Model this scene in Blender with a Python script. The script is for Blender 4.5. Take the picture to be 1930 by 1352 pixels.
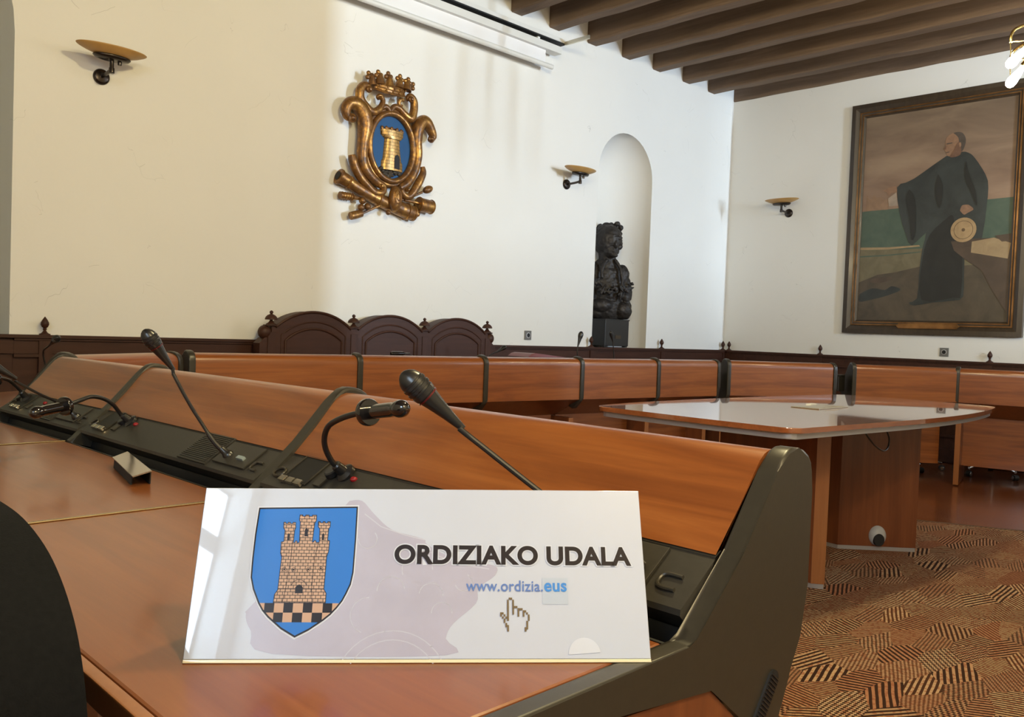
import bpy, bmesh, math, random
from mathutils import Vector, Matrix, Quaternion
random.seed(7)
PI = math.pi
S = bpy.context.scene
COL = S.collection
for o in list(bpy.data.objects): bpy.data.objects.remove(o)

# ------------------------------------------------------------------ camera
H = 1.12
yaw, pit, roll, FPX = 0.793837, 0.0306529, -0.037017, 1606.3
fwd = Vector((math.cos(yaw)*math.cos(pit), math.sin(yaw)*math.cos(pit), -math.sin(pit)))
r0 = Vector((math.sin(yaw), -math.cos(yaw), 0)); d0 = fwd.cross(r0)
if d0.z > 0: d0 = -d0
rt = r0*math.cos(roll) + d0*math.sin(roll)
dn = -r0*math.sin(roll) + d0*math.cos(roll)
cam = bpy.data.cameras.new('camera'); camo = bpy.data.objects.new('camera', cam); COL.objects.link(camo)
cam.sensor_fit = 'HORIZONTAL'; cam.sensor_width = 36; cam.lens = FPX/1930*36
cam.clip_start = 0.02; cam.clip_end = 100
M = Matrix((( rt.x, -dn.x, -fwd.x, 0), (rt.y, -dn.y, -fwd.y, 0), (rt.z, -dn.z, -fwd.z, H), (0, 0, 0, 1)))
camo.matrix_world = M
S.camera = camo

# ------------------------------------------------------------------ view, world, lights
S.view_settings.view_transform = 'Standard'
try: S.view_settings.look = 'None'
except Exception: pass
S.view_settings.gamma = 1
S.view_settings.exposure = 0.15
w = bpy.data.worlds.new('world'); S.world = w; w.use_nodes = True
bg = w.node_tree.nodes['Background']; bg.inputs[0].default_value = (.75, .88, 1, 1); bg.inputs[1].default_value = 2.2

def area_light(name, loc, target, sx, sy, power, color):
    l = bpy.data.lights.new(name, 'AREA'); l.shape = 'RECTANGLE'; l.size = sx; l.size_y = sy
    l.energy = power; l.color = color
    o = bpy.data.objects.new(name, l); COL.objects.link(o); o.location = loc
    o.rotation_euler = (Vector(target)-Vector(loc)).to_track_quat('-Z', 'Y').to_euler()
    return o
def point_light(name, loc, power, color, r=.1):
    l = bpy.data.lights.new(name, 'POINT'); l.energy = power; l.color = color; l.shadow_soft_size = r
    o = bpy.data.objects.new(name, l); COL.objects.link(o); o.location = loc
    return o
DAY = (.62, .80, 1.0); WARM = (1.0, .845, .45)
area_light('window_daylight', (8.62, -7.95, 2.6), (6.0, 5.5, 2.2), .20, 2.4, 1000, DAY)      # far tall window, narrowed to sharpen the daylight edge on the back wall
for zc, hh in ((3.58, .31), (2.85, .90)):                                                   # two panes of the window in the left wall
    area_light('side_daylight', (-2.40, -.60, zc), (5, -.60, zc), 1.0, hh, 62*hh, DAY)
area_light('painting_wall_fill', (2.6, -7.95, 2.6), (6.6, -1.2, 2.4), 2.6, 2.2, 1450, DAY)         # fill in an added unseen window, put in to brighten the painting wall
point_light('near_lamp', (2.3, 1.4, 3.45), 188, WARM, .12)
point_light('near_panel_fill', (.55, -.60, 2.8), 125, (1.0, .77, .40), .10)  # unseen warm fill added to brighten the near desk panel
BULB = 150.0

# ------------------------------------------------------------------ materials
def lin(c): return tuple(((x/255)/12.92 if x/255 <= .04045 else ((x/255+.055)/1.055)**2.4) for x in c)
class NT:
    def __init__(s, name):
        m = bpy.data.materials.new(name); m.use_nodes = True; s.m = m; s.t = m.node_tree; s.n = s.t.nodes; s.l = s.t.links
        s.b = s.n['Principled BSDF']
    def node(s, ty, **k):
        n = s.n.new(ty)
        for a, v in k.items(): setattr(n, a, v)
        return n
    def con(s, a, b): s.l.new(a, b)
    def math(s, op, a, b=None, c=None):
        n = s.node('ShaderNodeMath', operation=op)
        for i, v in enumerate((a, b, c)):
            if v is None: continue
            if isinstance(v, (int, float)): n.inputs[i].default_value = v
            else: s.con(v, n.inputs[i])
        return n.outputs[0]
    def coords(s, scale=(1,1,1), rot=(0,0,0)):
        tc = s.node('ShaderNodeTexCoord'); mp = s.node('ShaderNodeMapping')
        mp.inputs['Scale'].default_value = scale; mp.inputs['Rotation'].default_value = rot
        s.con(tc.outputs['Object'], mp.inputs[0]); return mp.outputs[0]
    def noise(s, vec, scale, detail=3, rough=.5, dist=0):
        n = s.node('ShaderNodeTexNoise'); n.inputs['Scale'].default_value = scale
        n.inputs['Detail'].default_value = detail; n.inputs['Roughness'].default_value = rough; n.inputs['Distortion'].default_value = dist
        s.con(vec, n.inputs['Vector']); return n.outputs[0]
    def ramp(s, fac, stops):
        r = s.node('ShaderNodeValToRGB'); e = r.color_ramp.elements
        while len(e) < len(stops): e.new(.5)
        for i, (p, c) in enumerate(stops): e[i].position = p; e[i].color = (*c, 1)
        s.con(fac, r.inputs[0]); return r.outputs[0]
    def mix(s, f, a, b, mode='MIX'):
        n = s.node('ShaderNodeMix', data_type='RGBA', blend_type=mode)
        for sock, v in ((n.inputs[0], f), (n.inputs[6], a), (n.inputs[7], b)):
            if isinstance(v, (int, float)): sock.default_value = v
            elif isinstance(v, tuple): sock.default_value = (*v, 1)
            else: s.con(v, sock)
        return n.outputs[2]
    def base(s, v):
        if isinstance(v, tuple): s.b.inputs['Base Color'].default_value = (*v, 1)
        else: s.con(v, s.b.inputs['Base Color'])
    def set(s, **k):
        for a, v in k.items(): s.b.inputs[a.replace('_', ' ')].default_value = v
    def bump(s, h, strength=.2, dist=.01):
        n = s.node('ShaderNodeBump'); n.inputs['Strength'].default_value = strength; n.inputs['Distance'].default_value = dist
        s.con(h, n.inputs['Height']); s.con(n.outputs[0], s.b.inputs['Normal'])

def simple(name, c, rough=.5, metal=0, noise=0, nscale=30, bump=0, **k):
    t = NT(name); t.set(Roughness=rough, Metallic=metal, **k)
    v = t.coords(); f = t.noise(v, nscale, 4)
    a = tuple(x*(1-noise) for x in c); b = tuple(min(1, x*(1+noise)) for x in c)
    t.base(t.ramp(f, [(.3, a), (.7, b)]))
    if bump: t.bump(t.noise(v, nscale*3, 3), bump, .002)
    return t.m
def wood(name, c1, c2, c3, axis=0, rough=.28, coat=.3, sc=1.0, spec=.5):
    t = NT(name); s = [16*sc, 16*sc, 16*sc]; s[axis] = 1.1*sc
    v = t.coords(tuple(s)); n1 = t.noise(v, 1.3, 5, .6, .8)
    s2 = [130*sc]*3; s2[axis] = 5*sc
    n2 = t.noise(t.coords(tuple(s2)), 1.0, 3, .6)
    big = t.noise(t.coords((.9, .9, .9)), 1.2, 2)
    col = t.ramp(n1, [(.28, c1), (.52, c2), (.75, c3)])
    col = t.mix(t.math('MULTIPLY', t.math('SUBTRACT', 1.0, n2), .5), col, tuple(x*.55 for x in c1))
    col = t.mix(t.math('MULTIPLY', big, .25), col, c3)
    t.base(col); t.set(Roughness=rough, Coat_Weight=coat, Coat_Roughness=.12, Specular_IOR_Level=spec)
    t.bump(n2, .02, .001)
    return t.m

M_ = {}
def plaster(name, c):
    t = NT(name); v = t.coords(); f = t.noise(v, 1.1, 4); g = t.noise(v, 40, 4, .6)
    col = t.ramp(f, [(.3, tuple(x*.965 for x in c)), (.7, c)])
    # short hairline scratches and scuffs in the paint
    vo = t.node('ShaderNodeTexVoronoi', feature='DISTANCE_TO_EDGE'); vo.inputs['Scale'].default_value = 1.9
    wv = t.noise(v, 2.5, 3, .5, .6)
    av = t.node('ShaderNodeVectorMath', operation='ADD'); t.con(v, av.inputs[0]); t.con(wv, av.inputs[1]); t.con(av.outputs[0], vo.inputs['Vector'])
    crack = t.math('LESS_THAN', vo.outputs['Distance'], .0022)
    gate = t.math('GREATER_THAN', t.noise(v, 4.1, 2), .62)
    col = t.mix(t.math('MULTIPLY', t.math('MULTIPLY', crack, gate), .5), col, tuple(x*.6 for x in c))
    t.base(col); t.set(Roughness=.85, Specular_IOR_Level=.2)
    t.bump(t.math('ADD', t.math('MULTIPLY', t.noise(v, 5, 3), .8), t.math('MULTIPLY', g, .12)), .25, .012)
    return t.m
M_['wall'] = plaster('plaster_offwhite', (.80, .79, .76))
M_['wall_grey'] = plaster('plaster_greygreen', (.38, .43, .40))
M_['wood'] = wood('cherry_wood', (.27, .068, .018), (.40, .115, .028), (.50, .165, .045))
M_['wood_front'] = wood('cherry_front', (.14, .034, .008), (.265, .078, .017), (.38, .128, .030), rough=.33, coat=.45)
M_['wood_desk'] = wood('cherry_desktop', (.17, .047, .013), (.235, .070, .018), (.29, .097, .027), rough=.28, coat=.3)
M_['wood_v'] = wood('cherry_vertical', (.12, .032, .012), (.18, .052, .018), (.24, .078, .027), axis=2, rough=.3)
M_['wood_edge'] = wood('cherry_edge', (.26, .095, .032), (.32, .125, .045), (.38, .16, .06), axis=2)
M_['walnut'] = wood('dark_oak', (.034, .012, .007), (.056, .020, .011), (.075, .028, .016), rough=.5, coat=.0, spec=.3)
M_['walnut_side'] = wood('dark_oak_end', (.034, .012, .007), (.056, .020, .011), (.075, .028, .016), axis=2, rough=.5, coat=.0, spec=.3)
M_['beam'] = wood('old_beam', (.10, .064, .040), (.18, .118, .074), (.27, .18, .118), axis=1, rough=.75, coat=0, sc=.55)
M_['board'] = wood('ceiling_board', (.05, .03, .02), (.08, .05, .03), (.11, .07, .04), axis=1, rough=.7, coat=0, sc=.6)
M_['floor'] = wood('floor_parquet', (.12, .030, .010), (.20, .058, .018), (.27, .085, .028), axis=1, rough=.24, coat=.35, sc=.8)
M_['grey'] = simple('graphite_plastic', (.030, .026, .019), .36, 0, .08, 60, .03)
M_['console'] = simple('console_plastic', (.028, .025, .020), .42, 0, .1, 80, .04)
M_['black'] = simple('black_plastic', (.012, .012, .013), .3)
M_['gloss'] = simple('black_gloss', (.008, .007, .008), .08, 0, 0, 30, 0, Coat_Weight=.6)
M_['dark'] = simple('matt_black', (.006, .006, .007), .7)
M_['chair'] = simple('black_upholstery', (.004, .004, .004), .9, 0, .3, 200, .2, Specular_IOR_Level=.15)
M_['chrome'] = simple('chrome', (.75, .75, .78), .12, 1)
M_['alu'] = simple('brushed_aluminium', (.50, .50, .52), .35, .6)
M_['brass'] = simple('brass', (.72, .55, .22), .22, 1)
M_['seam'] = simple('brass_seam', (.50, .38, .20), .25, .9)
M_['bronze'] = simple('dark_bronze', (.030, .025, .022), .55, .35, .35, 14, .5)
M_['pedestal'] = simple('black_pedestal', (.022, .020, .018), .45)
M_['plate'] = simple('bronze_plaque', (.10, .075, .05), .4, .7)
M_['sconce_metal'] = simple('gunmetal', (.055, .045, .040), .25, .8)
M_['amber'] = simple('amber_glass', (.52, .30, .10), .35, 0, .1, 10, 0, Transmission_Weight=.2)
M_['outlet'] = simple('grey_outlet', (.40, .40, .40), .4)
M_['white_plastic'] = simple('white_plastic', (.72, .72, .70), .4)
M_['screen'] = simple('screen_fabric', (.80, .80, .82), .8)
M_['grey_socket'] = simple('grey_socket', (.16, .155, .145), .4)
M_['red'] = simple('red_led_cover', (.22, .008, .012), .12)
M_['red_dark'] = simple('red_ring', (.10, .006, .008), .15)
M_['usb'] = simple('usb_port', (.35, .42, .43), .3, .5)
M_['slot'] = simple('slot_black', (.003, .003, .004), .5)
M_['steel_plate'] = simple('mirror_plate', (.42, .38, .32), .12, .9)
M_['hub'] = simple('satin_hub', (.62, .58, .48), .3, .8)
M_['folder'] = simple('maroon_folder', (.16, .045, .05), .45)
M_['rubber'] = simple('castor_black', (.01, .01, .01), .5)
# gilding: gold leaf worn down to brown
def gild():
    t = NT('gilded_wood'); v = t.coords()
    a = t.noise(v, 9, 5, .65); b = t.noise(v, 38, 4, .6)
    f = t.math('ADD', t.math('MULTIPLY', a, .65), t.math('MULTIPLY', b, .35))
    t.base(t.ramp(f, [(.36, (.055, .022, .008)), (.50, (.22, .10, .028)), (.62, (.50, .27, .075))]))
    t.con(t.ramp(f, [(.4, (.1,)*3), (.6, (.85,)*3)]), t.b.inputs['Metallic'])
    t.set(Roughness=.38); t.bump(b, .35, .004); return t.m
M_['gild'] = gild()
def stone(name, c, mortar, bw, bh, metal=0, rough=.5, axis='XZ', msz=.06):
    t = NT(name); tc = t.node('ShaderNodeTexCoord'); sp = t.node('ShaderNodeSeparateXYZ'); cb = t.node('ShaderNodeCombineXYZ')
    t.con(tc.outputs['Object'], sp.inputs[0])
    t.con(sp.outputs[0], cb.inputs[0]); t.con(sp.outputs[2 if axis == 'XZ' else 1], cb.inputs[1])
    br = t.node('ShaderNodeTexBrick'); br.inputs['Scale'].default_value = 1
    br.inputs['Brick Width'].default_value = bw; br.inputs['Row Height'].default_value = bh; br.inputs['Mortar Size'].default_value = bh*msz
    br.inputs['Mortar Smooth'].default_value = .1
    br.inputs['Color1'].default_value = (*c, 1); br.inputs['Color2'].default_value = (*[x*.82 for x in c], 1); br.inputs['Mortar'].default_value = (*mortar, 1)
    t.con(cb.outputs[0], br.inputs['Vector']); t.base(br.outputs[0]); t.set(Metallic=metal, Roughness=rough); return t.m
M_['tower_gold'] = stone('gold_blocks', (.50, .30, .10), (.05, .025, .01), .045, .024, .5, .35)
M_['tower_print'] = stone('printed_bricks', (.46, .29, .20), (.03, .02, .015), .0058, .0037, 0, .5, 'XY', .11)
M_['crest_blue'] = simple('crest_blue', (.016, .075, .20), .6, 0, .06, 5, Specular_IOR_Level=.25)
M_['rock'] = simple('rock_base', (.05, .04, .03), .6, .2, .5, 30, .8)
def printed(name, c, coat=.35, noise=.02):
    t = NT(name); v = t.coords(); f = t.noise(v, 18, 3)
    t.base(t.ramp(f, [(.3, tuple(x*(1-noise) for x in c)), (.7, c)])); t.set(Roughness=.6, Specular_IOR_Level=.1, Coat_Weight=coat, Coat_Roughness=.02); return t.m
M_['sign'] = printed('white_acrylic', (.44, .485, .61), 1.0)
M_['sign_edge'] = simple('acrylic_edge', (.70, .62, .42), .15, 0, 0, 10, 0, Coat_Weight=.5)
M_['p_black'] = printed('print_black', (.012, .008, .012)); M_['p_blue'] = printed('print_blue', (.022, .155, .56))
M_['p_tan'] = printed('print_tan', (.46, .30, .22)); M_['p_halo'] = printed('print_white', (.52, .56, .67))
M_['p_url'] = printed('print_url_blue', (.10, .18, .46)); M_['p_url2'] = printed('print_url_strong', (.05, .22, .62))
M_['p_hand'] = printed('print_brown', (.14, .10, .055)); M_['p_lilac'] = printed('print_lilac', (.37, .365, .49), 1.0, .10)
M_['p_lilac2'] = printed('print_lilac_line', (.43, .44, .55), 1.0); M_['p_stick'] = printed('clear_sticker', (.40, .46, .58))
def bulbmat():
    t = NT('glowing_bulb'); t.base((1, .9, .7)); t.set(Emission_Strength=BULB); t.b.inputs['Emission Color'].default_value = (1, .82, .52, 1); return t.m
M_['bulb'] = bulbmat()
def carpet():
    t = NT('patchwork_carpet'); v0 = t.coords()
    nz = t.node('ShaderNodeTexNoise'); nz.inputs['Scale'].default_value = 5; nz.inputs['Detail'].default_value = 2; t.con(v0, nz.inputs['Vector'])
    sb = t.node('ShaderNodeVectorMath', operation='SUBTRACT'); t.con(nz.outputs['Color'], sb.inputs[0]); sb.inputs[1].default_value = (.5, .5, .5)
    sc = t.node('ShaderNodeVectorMath', operation='SCALE'); t.con(sb.outputs[0], sc.inputs[0]); sc.inputs['Scale'].default_value = .05
    ad = t.node('ShaderNodeVectorMath', operation='ADD'); t.con(v0, ad.inputs[0]); t.con(sc.outputs[0], ad.inputs[1])
    mp = t.node('ShaderNodeMapping'); mp.inputs['Rotation'].default_value = (0, 0, .55); mp.inputs['Scale'].default_value = (4.8, 10.5, 1); t.con(ad.outputs[0], mp.inputs[0])
    vo = t.node('ShaderNodeTexVoronoi', feature='F1', voronoi_dimensions='2D'); vo.inputs['Scale'].default_value = 1; vo.inputs['Randomness'].default_value = .8; t.con(mp.outputs[0], vo.inputs['Vector'])
    rc = t.node('ShaderNodeSeparateColor'); t.con(vo.outputs['Color'], rc.inputs[0])
    sc2 = t.node('ShaderNodeVectorMath', operation='SCALE'); t.con(sb.outputs[0], sc2.inputs[0]); sc2.inputs['Scale'].default_value = .012
    ad2 = t.node('ShaderNodeVectorMath', operation='ADD'); t.con(v0, ad2.inputs[0]); t.con(sc2.outputs[0], ad2.inputs[1])
    sp = t.node('ShaderNodeSeparateXYZ'); t.con(ad2.outputs[0], sp.inputs[0])
    th = t.math('MULTIPLY', rc.outputs[0], PI)
    a = t.math('ADD', t.math('MULTIPLY', sp.outputs[0], t.math('COSINE', th)), t.math('MULTIPLY', sp.outputs[1], t.math('SINE', th)))
    b = t.math('SUBTRACT', t.math('MULTIPLY', sp.outputs[1], t.math('COSINE', th)), t.math('MULTIPLY', sp.outputs[0], t.math('SINE', th)))
    fr = t.math('ADD', 270, t.math('MULTIPLY', rc.outputs[2], 150))
    s1 = t.math('SINE', t.math('MULTIPLY', a, fr))
    s2 = t.math('SINE', t.math('MULTIPLY', b, t.math('MULTIPLY', fr, .8)))
    dots = t.math('GREATER_THAN', t.math('MULTIPLY', s1, s2), .0)
    lines = t.math('GREATER_THAN', s1, .0)
    isdot = t.math('GREATER_THAN', rc.outputs[1], .55)
    stripe = t.math('ADD', t.math('MULTIPLY', isdot, dots), t.math('MULTIPLY', t.math('SUBTRACT', 1, isdot), lines))
    pal = t.ramp(rc.outputs[1], [(0, (.42, .25, .14)), (.25, (.56, .37, .21)), (.45, (.42, .18, .09)), (.62, (.56, .38, .23)), (.8, (.40, .21, .12)), (1, (.46, .27, .15))])
    bgc = t.ramp(rc.outputs[2], [(0, (.022, .009, .007)), (.55, (.035, .015, .009)), (.8, (.10, .034, .015)), (1, (.04, .022, .012))])
    yarn = t.math('GREATER_THAN', t.noise(v0, 70, 1), .56)
    pal = t.mix(t.math('MULTIPLY', yarn, .8), pal, (.33, .12, .06))
    col = t.mix(stripe, bgc, pal)
    col = t.mix(t.math('MULTIPLY', t.noise(v0, 260, 2), .22), col, (.12, .06, .03))
    t.base(col); t.set(Roughness=.95, Specular_IOR_Level=.1)
    t.bump(t.math('ADD', stripe, t.noise(v0, 500, 2)), .5, .004); return t.m
M_['carpet'] = carpet()
M_['carpet_edge'] = simple('carpet_binding', (.12, .07, .04), .8)
def paint(name, c, c2=None, scale=6, rough=.45):
    t = NT(name); v = t.coords(); f = t.noise(v, scale, 5, .6, .7)
    t.base(t.ramp(f, [(.3, c), (.7, c2 or tuple(x*1.4 for x in c))])); t.set(Roughness=rough, Coat_Weight=.15, Coat_Roughness=.25); return t.m
def sky_paint():
    t = NT('painted_sky'); v = t.coords((1, 1, 1), (.5, 0, 0)); f = t.noise(t.coords((1, .8, 3.2), (.5, 0, 0)), 1.3, 4, .55, .5)
    tc = t.node('ShaderNodeTexCoord'); sp = t.node('ShaderNodeSeparateXYZ'); t.con(tc.outputs['Object'], sp.inputs[0])
    g = t.math('MULTIPLY_ADD', sp.outputs[2], -.9, 1.0); g2 = t.node('ShaderNodeClamp'); t.con(g, g2.inputs[0])
    a = t.ramp(f, [(.25, (.12, .082, .055)), (.5, (.19, .135, .090)), (.75, (.27, .20, .13))])
    b = t.ramp(f, [(.25, (.20, .115, .075)), (.5, (.28, .175, .115)), (.75, (.36, .24, .155))])
    t.base(t.mix(g2.outputs[0], a, b)); t.set(Roughness=.45, Coat_Weight=.15, Coat_Roughness=.25); return t.m
M_['pt_sky'] = sky_paint()
M_['pt_sea'] = paint('painted_sea', (.055, .085, .062), (.085, .115, .08), 5)
M_['pt_shore'] = paint('painted_shore', (.12, .10, .055), (.17, .14, .08), 8)
M_['pt_ground'] = paint('painted_ground', (.055, .042, .028), (.10, .075, .048), 4)
M_['pt_robe'] = paint('painted_robe', (.020, .022, .021), (.045, .052, .048), 3)
M_['pt_robe2'] = paint('painted_robe_fold', (.012, .012, .011), (.022, .022, .02), 3)
M_['pt_skin'] = paint('painted_skin', (.20, .11, .065), (.30, .17, .10), 20)
M_['pt_cheek'] = paint('painted_cheek', (.13, .065, .04), (.17, .09, .055), 20)
M_['pt_hair'] = paint('painted_hair', (.06, .045, .035), (.09, .07, .055), 20)
M_['pt_cuff'] = paint('painted_cuff', (.26, .20, .15), None, 10)
M_['pt_globe'] = paint('painted_disc', (.30, .19, .09), (.42, .28, .14), 10)
M_['pt_line'] = paint('painted_line', (.10, .06, .03), None, 10)
M_['pt_table'] = paint('painted_table', (.06, .04, .028), (.09, .06, .04), 5)
M_['pt_paper'] = paint('painted_paper', (.28, .19, .10), (.36, .25, .13), 10)
M_['pt_town'] = paint('painted_town', (.20, .12, .07), None, 12)
M_['frame_wood'] = wood('frame_wood', (.028, .018, .010), (.05, .032, .018), (.075, .05, .028), axis=2, rough=.4, coat=.1)
M_['frame_gold'] = simple('frame_gilding', (.30, .15, .055), .3, .75, .4, 8)

# ------------------------------------------------------------------ mesh helpers
def finish(bm, name, m, parent=None, sharp=35, smooth=True):
    bmesh.ops.recalc_face_normals(bm, faces=bm.faces)
    if smooth:
        for f in bm.faces: f.smooth = True
        for e in bm.edges:
            if len(e.link_faces) != 2: continue
            an = e.calc_face_angle(0)
            if an > math.radians(sharp): e.smooth = False
            elif an > .12:
                a_, b_ = sorted(f.calc_area() for f in e.link_faces)
                if b_ > 25*a_ and len(bm.faces) < 400: e.smooth = False
    me = bpy.data.meshes.new(name); bm.to_mesh(me); bm.free()
    o = bpy.data.objects.new(name, me); COL.objects.link(o)
    if m is not None: me.materials.append(M_[m] if isinstance(m, str) else m)
    if parent is not None: o.parent = parent
    if smooth:
        wn = o.modifiers.new('weighted_normal', 'WEIGHTED_NORMAL'); wn.keep_sharp = True; wn.weight = 90
    return o
def thing(name, label, cat, loc=(0,0,0), rz=0, group=None):
    o = bpy.data.objects.new(name, None); COL.objects.link(o); o.empty_display_size = .1
    o.location = loc; o.rotation_euler = (0, 0, rz); tag(o, label, cat, group); return o
def tag(o, label, cat, group=None):
    o['label'] = label; o['category'] = cat
    if group: o['group'] = group
    return o
def struct(o): o['kind'] = 'structure'; return o
def box(bm, lo, hi, bev=0, mat=None, seg=2):
    vs = [bm.verts.new((x, y, z)) for z in (lo[2], hi[2]) for y in (lo[1], hi[1]) for x in (lo[0], hi[0])]
    fs = [bm.faces.new([vs[i] for i in q]) for q in ((0,2,3,1), (4,5,7,6), (0,1,5,4), (2,6,7,3), (0,4,6,2), (1,3,7,5))]
    if bev:
        es = list({e for f in fs for e in f.edges})
        r = bmesh.ops.bevel(bm, geom=es, offset=bev, segments=seg, affect='EDGES', profile=.5)
        vs = list({v for f in r['faces'] for v in f.verts} | {v for v in vs if v.is_valid})
    if mat is not None: bmesh.ops.transform(bm, matrix=mat, verts=[v for v in vs if v.is_valid])
    return vs
def B(lo, hi, bev=0, mat=None):
    bm = bmesh.new(); box(bm, lo, hi, bev, mat); return bm
def prism(bm, pts, a, b, fn, bev=0):
    """extrude polygon pts from a to b; fn(p, t) -> xyz"""
    A = [bm.verts.new(fn(p, a)) for p in pts]; Bv = [bm.verts.new(fn(p, b)) for p in pts]
    n = len(pts); fs = [bm.faces.new(A[::-1]), bm.faces.new(Bv)]
    for i in range(n): fs.append(bm.faces.new((A[i], A[(i+1) % n], Bv[(i+1) % n], Bv[i])))
    if bev:
        es = list({e for f in fs[:2] for e in f.edges})
        bmesh.ops.bevel(bm, geom=es, offset=bev, segments=2, affect='EDGES', profile=.5)
XP = lambda p, t: (t, p[0], p[1])     # profile in y,z extruded along x
YP = lambda p, t: (p[0], t, p[1])
ZP = lambda p, t: (p[0], p[1], t)
def P(pts, a, b, fn=XP, bev=0):
    bm = bmesh.new(); prism(bm, pts, a, b, fn, bev); return bm
def holes(outer, inner, a, b, fn):
    bm = bmesh.new()
    for loop in [outer]+inner:
        vs = [bm.verts.new(fn(p, a)) for p in loop]
        for i in range(len(vs)): bm.edges.new((vs[i], vs[(i+1) % len(vs)]))
    bmesh.ops.triangle_fill(bm, use_beauty=True, use_dissolve=False, edges=bm.edges[:])
    r = bmesh.ops.extrude_face_region(bm, geom=bm.faces[:])
    d = Vector(fn(outer[0], b)) - Vector(fn(outer[0], a))
    bmesh.ops.translate(bm, vec=d, verts=[v for v in r['geom'] if isinstance(v, bmesh.types.BMVert)])
    return bm
def cat(pts, n=6):
    """Catmull-Rom resample"""
    P_ = [Vector(p) for p in pts]; out = []
    for i in range(len(P_)-1):
        p0 = P_[max(i-1, 0)]; p1 = P_[i]; p2 = P_[i+1]; p3 = P_[min(i+2, len(P_)-1)]
        for k in range(n):
            t = k/n; out.append(.5*((2*p1)+(p2-p0)*t+(2*p0-5*p1+4*p2-p3)*t*t+(3*p1-p0-3*p2+p3)*t*t*t))
    out.append(P_[-1]); return out
def tube(bm, pts, rad, seg=12, smooth=0, flat=1.0, up=None):
    if smooth:
        n0 = len(pts); pts2 = cat(pts, smooth)
        if not isinstance(rad, (int, float)):
            rr = []
            for i in range(n0-1):
                for k in range(smooth): rr.append(rad[i]+(rad[i+1]-rad[i])*k/smooth)
            rr.append(rad[-1]); rad = rr
        pts = pts2
    pts = [Vector(p) for p in pts]; n = len(pts)
    if isinstance(rad, (int, float)): rad = [rad]*n
    rings = []; nrm = None
    for i in range(n):
        d = (pts[min(i+1, n-1)]-pts[max(i-1, 0)]).normalized()
        if nrm is None:
            a = Vector(up) if up else (Vector((0, 0, 1)) if abs(d.z) < .9 else Vector((1, 0, 0)))
            nrm = (a-d*a.dot(d)).normalized()
        else:
            nrm = (nrm-d*nrm.dot(d)).normalized()
        bn = d.cross(nrm)
        rings.append([bm.verts.new(pts[i]+(nrm*math.cos(2*PI*k/seg)*flat+bn*math.sin(2*PI*k/seg))*rad[i]) for k in range(seg)])
    for i in range(n-1):
        for k in range(seg): bm.faces.new((rings[i][k], rings[i][(k+1) % seg], rings[i+1][(k+1) % seg], rings[i+1][k]))
    bm.faces.new(rings[0][::-1]); bm.faces.new(rings[-1])
def T(pts, rad, seg=12, smooth=0, **k):
    bm = bmesh.new(); tube(bm, pts, rad, seg, smooth, **k); return bm
def lathe(bm, prof, origin=(0,0,0), axis=(0,0,1), seg=24, sx=1, sy=1):
    """prof: list of (t along axis, radius)"""
    q = Vector((0, 0, 1)).rotation_difference(Vector(axis).normalized()); o = Vector(origin); rings = []
    for t, r in prof:
        if r < 1e-5: rings.append([bm.verts.new(o+q@Vector((0, 0, t)))])
        else: rings.append([bm.verts.new(o+q@Vector((math.cos(2*PI*k/seg)*r*sx, math.sin(2*PI*k/seg)*r*sy, t))) for k in range(seg)])
    for a, b in zip(rings, rings[1:]):
        for k in range(seg):
            k2 = (k+1) % seg
            if len(a) == 1 and len(b) == 1: continue
            if len(a) == 1: bm.faces.new((a[0], b[k2], b[k]))
            elif len(b) == 1: bm.faces.new((a[k], a[k2], b[0]))
            else: bm.faces.new((a[k], a[k2], b[k2], b[k]))
    if len(rings[0]) > 1: bm.faces.new(rings[0][::-1])
    if len(rings[-1]) > 1: bm.faces.new(rings[-1])
def LA(prof, origin=(0,0,0), axis=(0,0,1), seg=24, **k):
    bm = bmesh.new(); lathe(bm, prof, origin, axis, seg, **k); return bm
def ball(bm, c, r, rot=None, u=20, v=12):
    if isinstance(r, (int, float)): r = (r, r, r)
    m = Matrix.Translation(c) @ (rot.to_matrix().to_4x4() if rot else Matrix.Identity(4)) @ Matrix.Diagonal((*r, 1))
    bmesh.ops.create_uvsphere(bm, u_segments=u, v_segments=v, radius=1, matrix=m)

# ------------------------------------------------------------------ room shell
YB, XR, ZC = 5.5, 8.94, 4.22
def arch(cx, r, z0, zs, n=20, sq=1.0):
    return [(cx-r, z0)] + [(cx-r*math.cos(PI*k/n), zs+r*sq*math.sin(PI*k/n)) for k in range(n+1)] + [(cx+r, z0)]
niche = arch(6.955, .445, 1.0, 2.75)
alc = arch(.365, 1.0, 0.02, 2.72, 24, .95)
bm = holes([(-2.2, 0), (-2.2, ZC), (XR+.5, ZC), (XR+.5, 0)], [niche, alc], YB, YB+.5, YP)
struct(finish(bm, 'wall_back', 'wall', sharp=30))
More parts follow.
